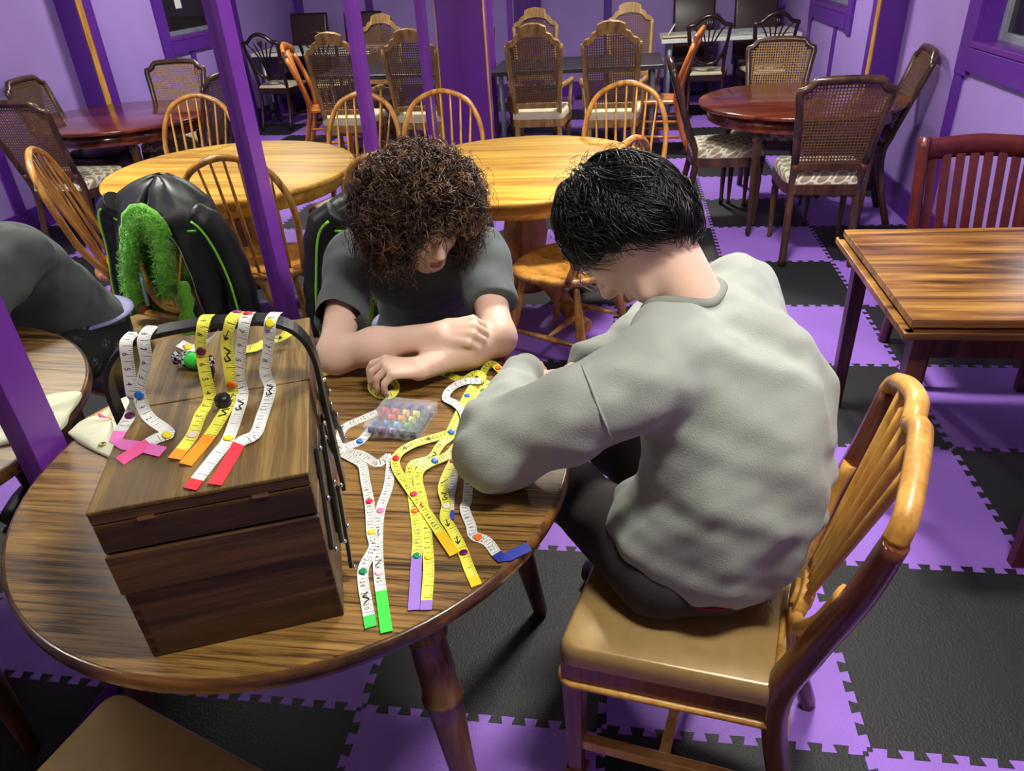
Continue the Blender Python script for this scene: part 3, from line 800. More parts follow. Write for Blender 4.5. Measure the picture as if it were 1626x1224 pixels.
# --- orange side chair
def make_side_chair(label):
    t = thing('side_chair', label, 'chair', group='orange wooden side chairs')
    so = rrect(.42, .4, .05, 4, .15)
    obj('seat', MB().prism(so, .43, .455, bev=.005), M['orange'], t)
    def yb(z): return .18+(z-.45)*.28
    for s in (-1, 1):
        obj('stile', MB().tube(spline([(s*.17, .32, 0), (s*.165, .235, .22), (s*.165, .18, .45), (s*.175, .2, .62), (s*.18, yb(.9), .9)], 5), .021, 8, (1, 0, 0), 1.1, square=True), M['orange'], t)
        obj('leg', MB().bar((s*.17, -.165, 0), (s*.17, -.165, .435), .032, .032, (0, 1, 0), .038, .038), M['orange'], t, .003)
    cr_ = spline([(-.21, yb(.93), .93), (-.1, yb(.97)+.015, .97), (0, yb(.985)+.02, .985), (.1, yb(.97)+.015, .97), (.21, yb(.93), .93)], 4)
    obj('crest_rail', MB().tube(cr_, .034, 8, (0, 1, 0), .5, square=True), M['orange'], t)
    obj('splat', MB().tube([(0, yb(.48), .47), (0, yb(.7), .7), (0, yb(.95), .95)], [.05, .035, .06], 8, (0, 1, 0), .18, square=True), M['orange'], t)
    for z in (.15, .28):
        for s in (-1, 1): obj('stretcher', MB().tube([(s*.17, -.165, z), (s*.168, .23, z)], .012, 8), M['orange'], t)
    obj('stretcher', MB().tube([(-.17, -.165, .2), (.17, -.165, .2)], .012, 8), M['orange'], t)
    return t
sc_ = make_side_chair('orange wooden side chair seen edge-on at the end of the black table')
sc_.location = (.93, 5.83, 0); sc_.rotation_euler = (0, 0, facing(-.97, .2))

# --- espresso wheatsheaf shield chair
def make_wheat_chair(label):
    t = thing('wheatsheaf_chair', label, 'chair', group='espresso wheatsheaf-back chairs at the white table')
    so = rrect(.47, .43, .04, 4, .18)
    obj('seat_rail', MB().prism(so, .38, .44), M['espresso'], t, .003)
    obj('seat', cushion(MB(), [(x*.97, y*.97) for x, y in so], .44, .025, .012), M['ivory'], t)
    def yb(z): return .19+(z-.45)*.24
    sh = [(0, .54), (-.08, .56), (-.14, .63), (-.18, .74), (-.195, .86), (-.205, .9), (-.14, .915), (-.08, .965), (0, .99)]
    sh = sh+[(-x, z) for x, z in sh[-2:0:-1]]
    obj('back_hoop', MB().tube(spline([(x, yb(z), z) for x, z in sh+[sh[0]]], 3)[:-1], .016, 8, (0, 1, 0), 1.2, closed=True, square=True), M['espresso'], t)
    for k in range(5):
        u = k-2
        p = spline([(u*.006, yb(.56), .56), (u*.02, yb(.7), .7), (u*.05, yb(.83), .83), (u*.075, yb(.93), .93-.018*abs(u))], 4)
        obj('rib', MB().tube(p, .008, 6, (0, 1, 0), 1.2), M['espresso'], t)
    fl = MB()
    for a in (-.5, 0, .5):
        fl.tube([(0, yb(.85), .85), (math.sin(a)*.035, yb(.9), .9), (math.sin(a)*.05, yb(.945), .945)], [.008, .016, .004], 6, (0, 1, 0), .6)
    obj('wheatsheaf', fl, M['espresso'], t)
    for s in (-1, 1):
        obj('rear_leg', MB().tube(spline([(s*.17, .29, 0), (s*.165, .22, .22), (s*.165, .19, .45), (s*.165, yb(.6), .6), (s*.178, yb(.72), .72)], 5), .018, 8, square=True), M['espresso'], t)
        obj('leg', MB().bar((s*.2, -.18, 0), (s*.2, -.18, .4), .026, .026, (0, 1, 0), .038, .038), M['espresso'], t, .003)
        obj('stretcher', MB().bar((s*.2, -.18, .15), (s*.17, .24, .15), .018, .024), M['espresso'], t)
    return t
wh = make_wheat_chair('espresso wheatsheaf-back chair at the white table, farther from the windows')
wh.location = (1.46, 7.28, 0); wh.rotation_euler = (0, 0, facing(.05, 1))
copy_tree(wh, (2.05, 7.22, 0), facing(-.05, 1), 'espresso wheatsheaf-back chair at the white table, nearer the windows')

# --- leather parsons chair
def make_parsons(label):
    t = thing('leather_chair', label, 'chair', group='brown leather chairs behind the white table')
    obj('seat', cushion(MB(), rrect(.47, .45, .03), .38, .1, .015), M['leather'], t)
    bk = MB(); P = []
    for z, th, w_ in ((.4, .03, .225), (.45, .045, .228), (.8, .04, .232), (1.06, .035, .235), (1.085, .02, .23)):
        y = .2+(z-.4)*.14
        P.append([(x*w_/.235, y+q*th/.05, z) for x, q in rrect(.47, .1, .03)])
    bk.surf(P, True, True)
    bk.f.append(tuple(range(len(bk.v)-len(P[0]), len(bk.v)))); bk.sm.append(False)
    obj('backrest', bk, M['leather'], t)
    for sx in (-1, 1):
        for sy in (-1, 1): obj('leg', MB().bar((sx*.19, sy*.18, 0), (sx*.19, sy*.18, .385), .032, .032, (0, 1, 0), .042, .042), M['espresso'], t)
    return t
pc = make_parsons('brown leather high-back chair behind the white table, farther from the windows')
pc.location = (1.40, 8.12, 0); pc.rotation_euler = (0, 0, facing(0, -1))
copy_tree(pc, (2.08, 8.1, 0), facing(0, -1), 'brown leather high-back chair behind the white table, nearer the windows')

# --- worn red slat chair
def make_red_chair(label):
    t = thing('slat_back_chair', label, 'chair', group='worn red slat-back chairs at the plank table')
    obj('seat', MB().prism(rrect(.46, .42, .03, 4, .08), .43, .458, bev=.005), M['redpaint'], t)
    def yb(z): return .18+(z-.45)*.2
    for s in (-1, 1):
        obj('stile', MB().tube(spline([(s*.2, .24, 0), (s*.2, .2, .22), (s*.2, .18, .45), (s*.202, yb(.7), .7), (s*.205, yb(.9), .9)], 5), .026, 8, (1, 0, 0), .8, square=True), M['redpaint'], t)
        obj('leg', MB().bar((s*.195, -.18, 0), (s*.195, -.18, .43), .034, .034, (0, 1, 0), .042, .042), M['redpaint'], t, .003)
        obj('stretcher', MB().bar((s*.195, -.18, .16), (s*.2, .2, .16), .02, .03), M['redpaint'], t)
    cr_ = spline([(-.205, yb(.85), .85), (-.1, yb(.855)+.02, .855), (0, yb(.86)+.026, .86), (.1, yb(.855)+.02, .855), (.205, yb(.85), .85)], 4)
    obj('crest_rail', MB().tube(cr_, .042, 8, (0, 1, 0), .3, square=True), M['redpaint'], t)
    for k in range(7):
        x = (k-3)*.052
        obj('slat', MB().bar((x*.95, yb(.455), .455), (x, yb(.83)+.02, .83), .032, .012, (0, 1, 0)), M['redpaint'], t, .002)
    return t
rc_ = make_red_chair('worn dark red slat-back chair behind the plank table by the wall')
rc_.location = (2.03, 1.82, 0); rc_.rotation_euler = (0, 0, facing(0, -1))
copy_tree(rc_, (2.0, .47, 0), facing(-.05, 1), 'red chair at the picture edge of which only one leg shows')

# bag by the wall
t = thing('duffel_bag', 'slumped black duffel bag on the floor below the small window', 'bag', (2.1, 6.0, 0))
P = []
for k in range(13):
    u = k/12.; yk = (u-.5)*.75; rr = .17*math.sin(PI*min(max(u, .04), .96))**.35
    P.append([(rr*1.1*math.cos(a)+.02*math.sin(7*u+2*a), yk, max(.004, .19*.9+rr*1.05*math.sin(a)+.02*math.sin(9*u+a))) for a in np.linspace(0, 2*PI, 20, endpoint=False)])
mb = MB().surf(P, True, True); obj('bag_body', mb, M['jacket'], t)
for s in (-.12, .12):
    obj('strap', MB().tube(spline([(-.12, s, .3), (-.05, s*1.2, .42), (.06, s*1.2, .42), (.13, s, .3)], 6), .012, 6, flat=.4), M['blackplastic'], t)
# ------------------------------------------------------------------ people: smooth implicit bodies turned into one mesh
def cap(a, b, r1, r2=None):
    a = np.array(a, float); b = np.array(b, float); ba = b-a; L = ba@ba; r2 = r1 if r2 is None else r2
    def f(p):
        t = np.clip(((p-a)@ba)/L, 0, 1)
        return np.linalg.norm(p-a-t[:, None]*ba, axis=1)-(r1+(r2-r1)*t)
    return f
def ell(c, r, R=None):
    c = np.array(c, float); r = np.array(r, float)
    def f(p):
        q = p-c
        if R is not None: q = q@R
        k0 = np.linalg.norm(q/r, axis=1); k1 = np.linalg.norm(q/(r*r), axis=1)+1e-9
        return k0*(k0-1)/k1
    return f
def smin(a, b, k):
    h = np.clip(.5+.5*(b-a)/k, 0, 1)
    return b+(a-b)*h-k*h*(1-h)
def uni(fs, k=.03):
    def f(p):
        d = fs[0](p)
        for g in fs[1:]: d = smin(d, g(p), k)
        return d
    return f
def sub(f, g, k=.01):
    return lambda p: -smin(-f(p), g(p), k)
def cut(f, n, c):
    "keep the side of the plane through c that n points away from"
    n = np.array(n, float); n /= np.linalg.norm(n); c = np.array(c, float)
    return lambda p: np.maximum(f(p), (p-c)@n)
_W = np.random.RandomState(3).normal(size=(24, 3)); _PH = np.random.RandomState(4).uniform(0, 6.28, 24)
def waves(p, freq, n=8, o=0):
    d = 0
    for i in range(n): d = d+np.sin(p@(_W[(i+o) % 24]*freq)+_PH[(i+o) % 24])
    return d/math.sqrt(n)
def sdf_mesh(name, fn, lo, hi, h, B=8):
    lo = np.array(lo, float); n = (np.ceil((np.array(hi)-lo)/h/B)*B).astype(int); nb = n//B
    gi = np.stack(np.meshgrid(*[np.arange(k) for k in nb], indexing='ij'), -1).reshape(-1, 3)
    dc = fn(lo+(gi*B+(B-1)/2)*h)
    G = np.ones(n, np.float32); G6 = G.reshape(nb[0], B, nb[1], B, nb[2], B)
    G6[gi[:, 0], :, gi[:, 1], :, gi[:, 2], :] = np.where(dc < 0, -1., 1.)[:, None, None, None]
    act = gi[np.abs(dc) < B*h*1.0+.02]
    off = np.stack(np.meshgrid(*[np.arange(B)]*3, indexing='ij'), -1).reshape(-1, 3)
    for s in range(0, len(act), 256):
        a = act[s:s+256]
        p = lo+(a[:, None, :]*B+off[None]).reshape(-1, 3)*h
        G6[a[:, 0], :, a[:, 1], :, a[:, 2], :] = fn(p).reshape(len(a), B, B, B)
    S = G < 0
    cnt = np.zeros(n-1, np.uint8)
    for i in (0, 1):
        for j in (0, 1):
            for k in (0, 1): cnt += S[i:n[0]-1+i, j:n[1]-1+j, k:n[2]-1+k]
    cells = np.argwhere((cnt > 0) & (cnt < 8))
    acc = np.zeros((len(cells), 3)); num = np.zeros(len(cells))
    cor = [(i, j, k) for i in (0, 1) for j in (0, 1) for k in (0, 1)]
    for a in cor:
        for ax in range(3):
            if a[ax]: continue
            b_ = list(a); b_[ax] = 1
            g0 = G[tuple((cells+a).T)]; g1 = G[tuple((cells+b_).T)]
            m = (g0 < 0) != (g1 < 0)
            t = np.zeros(len(cells)); t[m] = g0[m]/(g0[m]-g1[m])
            q = np.tile(np.array(a, float), (len(cells), 1)); q[:, ax] += t
            acc[m] += q[m]; num[m] += 1
    V = lo+(cells+acc/num[:, None])*h
    ID = np.full(n-1, -1, np.int32); ID[tuple(cells.T)] = np.arange(len(cells))
    Fs = []
    for ax in range(3):
        o1, o2 = (ax+1) % 3, (ax+2) % 3
        sl0 = [slice(None)]*3; sl1 = [slice(None)]*3
        sl0[ax] = slice(0, -1); sl1[ax] = slice(1, None)
        A, Bb = S[tuple(sl0)], S[tuple(sl1)]
        e = np.argwhere(A != Bb)
        e = e[(e[:, o1] > 0) & (e[:, o2] > 0) & (e[:, o1] < n[o1]-1) & (e[:, o2] < n[o2]-1)]
        u1 = np.zeros(3, int); u1[o1] = 1; u2 = np.zeros(3, int); u2[o2] = 1
        quad = np.stack([ID[tuple((e-u1-u2).T)], ID[tuple((e-u2).T)], ID[tuple(e.T)], ID[tuple((e-u1).T)]], 1)
        flip = ~A[tuple(e.T)]
        quad[flip] = quad[flip][:, ::-1]
        Fs.append(quad)
    Fq = np.concatenate(Fs); Fq = Fq[(Fq >= 0).all(1)]
    me = D.meshes.new(name)
    me.vertices.add(len(V)); me.vertices.foreach_set('co', V.astype(np.float32).ravel())
    me.loops.add(len(Fq)*4); me.loops.foreach_set('vertex_index', Fq.astype(np.int32).ravel())
    me.polygons.add(len(Fq)); me.polygons.foreach_set('loop_start', np.arange(len(Fq), dtype=np.int32)*4)
    me.polygons.foreach_set('use_smooth', np.ones(len(Fq), bool))
    me.update(); me.validate()
    return me
def joined(name, meshes, shift):
    "several implicit meshes as one mesh, moved into the thing's own space"
    bm_ = bmesh.new()
    for m in meshes: bm_.from_mesh(m)
    bmesh.ops.translate(bm_, verts=bm_.verts, vec=tuple(-np.array(shift)))
    me = D.meshes.new(name); bm_.to_mesh(me); bm_.free()
    for m in meshes: D.meshes.remove(m)
    me.polygons.foreach_set('use_smooth', np.ones(len(me.polygons), bool))
    return me
def frame(f, up):
    "columns: person's right, face direction, up"
    f = np.array(f, float); f /= np.linalg.norm(f); up = np.array(up, float); up -= (up@f)*f; up /= np.linalg.norm(up)
    return np.stack([np.cross(f, up), f, up], 1)

def head_sdf(Hc, R, mouth=.0):
    def L(p): return Hc+R@np.array(p, float)
    k = []
    k.append(ell(L((0, -.012, .03)), (.077, .096, .09), R))
    k.append(ell(L((0, .03, -.042)), (.06, .068, .083), R))
    f1_ = uni(k, .03)
    k2 = [f1_, ell(L((0, .068, -.108)), (.026, .022, .02), R)]
    for s in (-1, 1):
        k2.append(cap(L((s*.058, .0, -.055)), L((s*.02, .066, -.105)), .019, .016))
        k2.append(ell(L((s*.038, .058, -.03)), (.027, .03, .028), R))
    f2_ = uni(k2, .022)
    k3 = [f2_, cap(L((-.03, .083, .022)), L((.03, .083, .022)), .011), cap(L((0, .09, .012)), L((0, .116, -.03)), .0075, .0115),
          ell(L((.0, .112, -.036)), (.013, .012, .011), R)]
    for s in (-1, 1): k3.append(ell(L((s*.012, .102, -.041)), (.008, .011, .008), R))
    k3.append(ell(L((0, .094, -.068)), (.024, .012, .0085), R)); k3.append(ell(L((0, .091, -.083)), (.02, .012, .0085), R))
    f3_ = uni(k3, .01)
    for s in (-1, 1): f3_ = sub(f3_, ell(L((s*.032, .104, .002)), (.019, .016, .011), R), .01)
    if mouth: f3_ = sub(f3_, ell(L((0, .106, -.0755)), (.021, .016, mouth), R), .003)
    ears = []
    for s in (-1, 1): ears.append(sub(ell(L((s*.079, -.008, -.008)), (.009, .022, .031), R), ell(L((s*.09, .0, -.006)), (.008, .011, .018), R), .004))
    return uni([f3_]+ears, .008)

def hand_caps(wr, fwd, back, curls, length=.085, fl=(.066, .075, .07, .056), side=1, spread=.0, thumb=(.3, .5), width=.021):
    "capsules of a hand: wrist, direction of the knuckles, back-of-hand normal; curls per finger (3 bends, radians)"
    fwd = np.array(fwd, float); fwd /= np.linalg.norm(fwd); back = np.array(back, float); back -= (back@fwd)*fwd; back /= np.linalg.norm(back)
    sd = np.cross(fwd, back)*side            # towards the thumb
    wr = np.array(wr, float); out = []; palm = []
    for i in range(4):
        k = wr+fwd*(length-(.004, 0, .004, .013)[i])+sd*(1.5-i)*width*.98+back*(.004, .007, .005, 0)[i]
        palm.append(cap(wr+sd*(1.5-i)*.011, k, .0145, .0112))
        d = fwd+sd*spread*(1.5-i); d /= np.linalg.norm(d); p = k; n = back
        for j, (ln, r0) in enumerate(zip((.5, .3, .24), (.0098, .0088, .0078))):
            a = curls[i][j]
            d, n = d*math.cos(a)-n*math.sin(a), n*math.cos(a)+d*math.sin(a)
            q = p+d*fl[i]*ln*1.05
            out.append(cap(p, q, r0, r0-.0009)); p = q
    b0 = wr+fwd*.02+sd*.026-back*.006
    d = fwd*math.cos(thumb[0])+sd*math.sin(thumb[0])-back*.25; d /= np.linalg.norm(d)
    b1 = b0+d*.04; palm.append(cap(b0, b1, .016, .0115))
    d2 = d*math.cos(thumb[1])-(sd*.6+back*.5)*math.sin(thumb[1]); d2 /= np.linalg.norm(d2)
    b2 = b1+d2*.03; b3 = b2+d2*.026
    out.append(cap(b1, b2, .0108, .0098)); out.append(cap(b2, b3, .0098, .008))
    return palm, out
def hand_sdf(*a, **k):
    palm, fing = hand_caps(*a, **k)
    pf = uni(palm, .012)
    return lambda p: smin(pf(p), np.min([f(p) for f in fing], axis=0), .005)
def strand_mesh(name, P, rad, seg=3):
    "many thin tubes at once: P (strands, points, 3), rad (strands, points)"
    S, n = P.shape[:2]
    Tn = np.gradient(P, axis=1); Tn /= np.linalg.norm(Tn, axis=2, keepdims=True)+1e-9
    ref = np.tile(np.array([.31, .52, .79]), (S, n, 1)); x = np.cross(Tn, ref); x /= np.linalg.norm(x, axis=2, keepdims=True)+1e-9; y = np.cross(Tn, x)
    a = np.arange(seg)*2*PI/seg
    V = P[:, :, None, :]+rad[:, :, None, None]*(np.cos(a)[:, None]*x[:, :, None, :]+np.sin(a)[:, None]*y[:, :, None, :])
    base = (np.arange(S)*n*seg)[:, None, None]+(np.arange(n-1)*seg)[None, :, None]
    k = np.arange(seg)[None, None, :]; k2 = (np.arange(seg)+1) % seg
    Fq = np.stack([base+k, base+k2[None, None], base+seg+k2[None, None], base+seg+k], -1).reshape(-1, 4)
    V = V.reshape(-1, 3)
    me = D.meshes.new(name); me.vertices.add(len(V)); me.vertices.foreach_set('co', V.astype(np.float32).ravel())
    me.loops.add(len(Fq)*4); me.loops.foreach_set('vertex_index', Fq.astype(np.int32).ravel())
    me.polygons.add(len(Fq)); me.polygons.foreach_set('loop_start', np.arange(len(Fq), dtype=np.int32)*4)
    me.polygons.foreach_set('use_smooth', np.ones(len(Fq), bool)); me.update(); me.validate()
    return me
def hair_mat(name, dark, mid, light, scale, rough):
    m, nt, b = new_mat(name)
    v = coords(nt); n1 = N(nt, 'ShaderNodeTexNoise', Scale=scale, Detail=5., Roughness=.7); nt.links.new(v, n1.inputs['Vector'])
    nt.links.new(ramp(nt, n1.outputs['Fac'], [(.36, lin(dark)), (.52, lin(mid)), (.68, lin(light))]), b.inputs['Base Color'])
    b.inputs['Roughness'].default_value = rough; b.inputs['Specular IOR Level'].default_value = .45
    return m
M['hairA'] = hair_mat('brown_curls', (24, 15, 11), (70, 46, 35), (158, 118, 86), 26., .5)
M['hairB'] = hair_mat('black_hair', (5, 5, 6), (11, 10, 11), (26, 24, 24), 40., .34)

# ================= the curly-haired person
SA = np.array((-.02, 1.05, 0.))
perA = thing('person', 'curly-haired person in a charcoal tee leaning with crossed forearms on the round table', 'person', SA)
HcA = at(671, 341, 1.085)
RA = frame((.52, -.72, -.46), (.05, -.1, 1))
def LA(p): return HcA+RA@np.array(p, float)
shR, shL = np.array((-.105, .735, .935)), np.array((.262, .735, .935))
elR, elL = np.array((-.062, .412, .800)), np.array((.333, .508, .803))
wrR, wrL = np.array((.205, .425, .855)), np.array((.168, .350, .80))
neckA = [cap((.085, .76, .95), HcA+RA@np.array((0, -.02, -.06)), .058, .05)]
torsoA = [ell((.035, .98, .57), (.15, .11, .12)), ell((.055, .92, .70), (.13, .095, .14)), ell((.078, .82, .84), (.145, .10, .12)),
          cap(shR+(.05, .01, -.01), shL+(-.05, .01, -.01), .052)]
armsA = [cap(shR, elR, .05, .041), cap(elR, elR*.6+wrR*.4, .0425, .043), cap(elR*.6+wrR*.4, wrR, .043, .0285),
         cap(shL, elL, .05, .041), cap(elL, elL*.6+wrL*.4, .0425, .042), cap(elL*.6+wrL*.4, wrL, .042, .028)]
legsA = []
for hx, kx, fx in ((-.055, -.07, -.16), (.125, .13, .2)):
    legsA += [cap((hx, .95, .555), (kx, .56, .52), .085, .06), cap((kx, .56, .52), (fx, .72, .09), .05, .034), cap((fx, .72, .06), (fx, .58, .045), .034, .03)]
bodyA = uni(torsoA+neckA+armsA+legsA, .035)
headA = head_sdf(HcA, RA, mouth=.006)
hR = hand_sdf(wrR, (.86, .03, .06), (-.12, -.55, .83), [(.95, 1.0, .7), (1.0, 1.05, .75), (1.0, 1.1, .8), (1.0, 1.1, .8)], side=-1, thumb=(.25, .5), length=.088)
hL = hand_sdf(wrL, (-.80, -.36, .24), (-.12, -.12, 1), [(.55, .75, .5), (.8, .75, .45), (.9, .75, .45), (.95, .75, .5)], side=1, spread=.16, thumb=(.5, .6), length=.08)
def fullA(p):
    d = smin(bodyA(p), headA(p), .02)
    return smin(smin(d, hR(p), .012), hL(p), .012)
meA = sdf_mesh('body', fullA, (-.26, .2, .0), (.45, 1.24, 1.25), .0045)
obj('body', joined('body', [meA], SA), M['skin'], perA)
# t-shirt
slR = cut(cap(shR, elR, .072, .066), elR-shR, shR+(elR-shR)*.70); slL = cut(cap(shL, elL, .072, .066), elL-shL, shL+(elL-shL)*.62)
tq = uni([ell((.035, .97, .62), (.178, .14, .1)), ell((.055, .92, .71), (.172, .135, .15)), ell((.075, .83, .86), (.185, .138, .13)), cap(shR+(.045, .01, .0), shL+(-.045, .01, .0), .077)], .05)
def teeA(p):
    d = smin(tq(p), np.minimum(slR(p), slL(p)), .025)
    w_ = waves(p*np.array((1, 1, 1.3)), 24, 7)*.0045+waves(p, 52, 6, 5)*.002
    d = d+w_
    d = np.maximum(d, -(p-np.array((.05, .95, .60)))@np.array((0., .2, .98)))       # lower hem
    return -smin(-d, cap((.09, .77, .9), HcA, .062)(p), .01)
obj('tee_shirt', joined('tee_shirt', [sdf_mesh('tee_shirt', teeA, (-.24, .5, .52), (.4, 1.24, 1.06), .0062)], SA), M['tee'], perA)
jn = uni([ell((.035, .98, .565), (.178, .14, .105))]+[cap((hx, .95, .555), (kx, .56, .52), .097, .072) for hx, kx in ((-.055, -.07), (.125, .13))]
         + [cap((kx, .56, .52), (fx, .72, .1), .069, .055) for kx, fx in ((-.07, -.16), (.13, .2))], .03)
jeansA = lambda p: np.maximum(jn(p)+waves(p, 32, 6, 9)*.003, np.maximum((p[:, 2]-.655), .075-p[:, 2]))
obj('jeans', joined('jeans', [sdf_mesh('jeans', jeansA, (-.3, .44, .04), (.34, 1.2, .7), .0085)], SA), M['denim'], perA)
bp_ = [(.035+.183*math.cos(a)-SA[0], .977+.146*math.sin(a)-SA[1], .622) for a in np.linspace(0, 2*PI, 40, endpoint=False)]
obj('belt', MB().tube(bp_, .02, 8, (0, 0, 1), .22, closed=True, square=True), M['belt'], perA)
for fx in (-.16, .2): obj('shoe', MB().tube(spline([(fx-SA[0], .77-SA[1], .05), (fx-SA[0], .68-SA[1], .055), (fx-SA[0], .54-SA[1], .035)], 5), [.045]*5+[.048]*3+[.044, .04, .034], 10, flat=.85), M['blackplastic'], perA)
# face parts
for s in (-1, 1):
    e_ = MB(); c = LA((s*.032, .0815, .004))-SA
    e_.lathe([(.0125*math.sin(a), -.0125*math.cos(a)) for a in np.linspace(.05, PI-.05, 10)], 14, c, fr(RA[:, 1]))
    eo = obj('eye', e_, M['eye'], perA)
    obj('iris', MB().lathe([(.0062, .0112), (.004, .0122), (.0005, .0126)], 12, c, fr(RA[:, 1]), caps=False), M['iris'], eo)
lp = MB()
for zz, w_, yy_ in ((-.0695, .024, .1045), (-.083, .021, .1015)):
    lp.tube([LA((x*w_, yy_-.016*x*x, zz+(.006*x*x if True else 0)))-SA for x in np.linspace(-1, 1, 11)], [.0012, .003, .0042, .0048, .0046, .0044, .0046, .0048, .0042, .003, .0012], 8)
obj('lips', lp, M['lips'], perA)
obj('teeth', MB().tube([LA((x*.017, .0965-.012*x*x, -.0735))-SA for x in np.linspace(-1, 1, 9)], .0042, 8), M['teeth'], perA)
for s in (-1, 1):
    obj('eyebrow', MB().tube([LA((s*(.014+.034*u), .0935-.012*u*u, .022+.008*math.sin(PI*u*.8)))-SA for u in np.linspace(0, 1, 8)], [.002, .0035, .004, .004, .0035, .003, .002, .001], 6), M['hairA'], perA)
# curls
rng = np.random.RandomState(11)
cH = np.array((0, -.028, .012)); rH = np.array((.172, .15, .148))
capf = lambda p: (lambda q: ell(cH, (.128, .118, .118))(q)+waves(q, 45, 8)*.006)((p-HcA)@RA)
openf = lambda p: (lambda q: ell((0, .13, -.078), (.06, .11, .09))(q))((p-HcA)@RA)
hc_ = sdf_mesh('hair', lambda p: np.maximum(capf(p), -openf(p)), HcA-.2, HcA+.2, .006)
nS, nP = 2600, 22
U = rng.normal(size=(nS*2, 3)); U /= np.linalg.norm(U, axis=1)[:, None]
face = (U[:, 1] > .45) & (U[:, 2] < .1) & (np.abs(U[:, 0]) < .42)
low = (U[:, 2] < -.72)
U = U[~face & ~low][:nS]; nS = len(U)
t_ = np.linspace(0, 1, nP)
dn = RA.T@np.array((0, 0, -1.))            # gravity in head space
Lh = rng.uniform(.6, 1.05, nS)
P0 = cH+U*rH*.55
out_ = U*rH*.52
Pp = P0[:, None, :]+out_[:, None, :]*np.sin(t_*PI/2)[None, :, None]*Lh[:, None, None]+dn*(t_**2)[None, :, None]*rng.uniform(.01, .095, nS)[:, None, None]
ax_ = np.cross(U, rng.normal(size=(nS, 3))); ax_ /= np.linalg.norm(ax_, axis=1)[:, None]; bx_ = np.cross(U, ax_)
ph = rng.uniform(0, 6.28, nS); trn = rng.uniform(1.8, 4.2, nS)*rng.choice([-1, 1], nS); hr = rng.uniform(.006, .0155, nS)
ang = ph[:, None]+2*PI*trn[:, None]*t_[None]
env = np.clip(t_*3, 0, 1)[None, :]*hr[:, None]
Pp = Pp+(np.cos(ang)*env)[:, :, None]*ax_[:, None, :]+(np.sin(ang)*env)[:, :, None]*(bx_*.7+U*.5)[:, None, :]
ok_ = ~((Pp[:, :, 1] > .078) & (Pp[:, :, 2] < .006) & (np.abs(Pp[:, :, 0]+.004) < .046)).any(1)
Pp = Pp[ok_]; rad = np.tile(np.interp(t_, [0, .6, 1], [.0016, .0014, .0006]), (len(Pp), 1))*rng.uniform(.6, 1.3, (len(Pp), 1))
curl = strand_mesh('curls', Pp@RA.T+HcA, rad)
# a second layer of ringlets lying on the outside
n2 = 1500; U2 = rng.normal(size=(n2*2, 3)); U2 /= np.linalg.norm(U2, axis=1)[:, None]
U2 = U2[~((U2[:, 1] > .3) & (U2[:, 2] < .2) & (np.abs(U2[:, 0]) < .5)) & (U2[:, 2] > -.75)][:n2]; n2 = len(U2)
tg = np.cross(U2, rng.normal(size=(n2, 3)))+dn*.7; tg -= (tg*U2).sum(1)[:, None]*U2; tg /= np.linalg.norm(tg, axis=1)[:, None]; sd2 = np.cross(U2, tg)
t2_ = np.linspace(0, 1, 20); l2 = rng.uniform(.03, .075, n2)
ph2 = rng.uniform(0, 6.28, n2); tr2 = rng.uniform(1., 2.6, n2); hr2 = rng.uniform(.007, .016, n2); a2_ = ph2[:, None]+2*PI*tr2[:, None]*t2_[None]
base2 = cH+U2*rH*rng.uniform(.84, 1.02, n2)[:, None]
P2 = base2[:, None]+tg[:, None]*(l2[:, None]*(t2_-.5)[None])[:, :, None]+(np.cos(a2_)*hr2[:, None])[:, :, None]*U2[:, None]+(np.sin(a2_)*hr2[:, None])[:, :, None]*sd2[:, None]-U2[:, None]*((t2_-.5)**2*.03)[None, :, None]
r2_ = np.tile(np.interp(t2_, [0, .2, .8, 1], [.0006, .0015, .0014, .0005]), (n2, 1))*rng.uniform(.6, 1.2, (n2, 1))
# flyaway strands
nf = 220; uf = rng.normal(size=(nf*2, 3)); uf /= np.linalg.norm(uf, axis=1)[:, None]; uf = uf[~((uf[:, 1] > .3) & (uf[:, 2] < .2))][:nf]; nf = len(uf)
vf = np.cross(uf, rng.normal(size=(nf, 3))); vf /= np.linalg.norm(vf, axis=1)[:, None]; wf = np.cross(uf, vf)
tf = np.linspace(0, 1, 18); lf = rng.uniform(.03, .07, nf); kf = rng.uniform(5, 12, nf)
Pf = (cH+uf*rH*.95)[:, None]+uf[:, None]*(np.sin(tf*PI*.75)[None]*lf[:, None]*.65)[:, :, None]+vf[:, None]*(tf[None]*lf[:, None]*.8)[:, :, None]+wf[:, None]*(np.sin(tf*kf[:, None])*.009)[:, :, None]+dn*(tf**2)[None, :, None]*.02
hm = joined('hair', [hc_, curl, strand_mesh('ringlets', P2@RA.T+HcA, r2_), strand_mesh('flyaways', Pf@RA.T+HcA, np.full((nf, 18), .00055))], SA)
o = obj('hair', hm, M['hairA'], perA); o['kind'] = 'stuff'

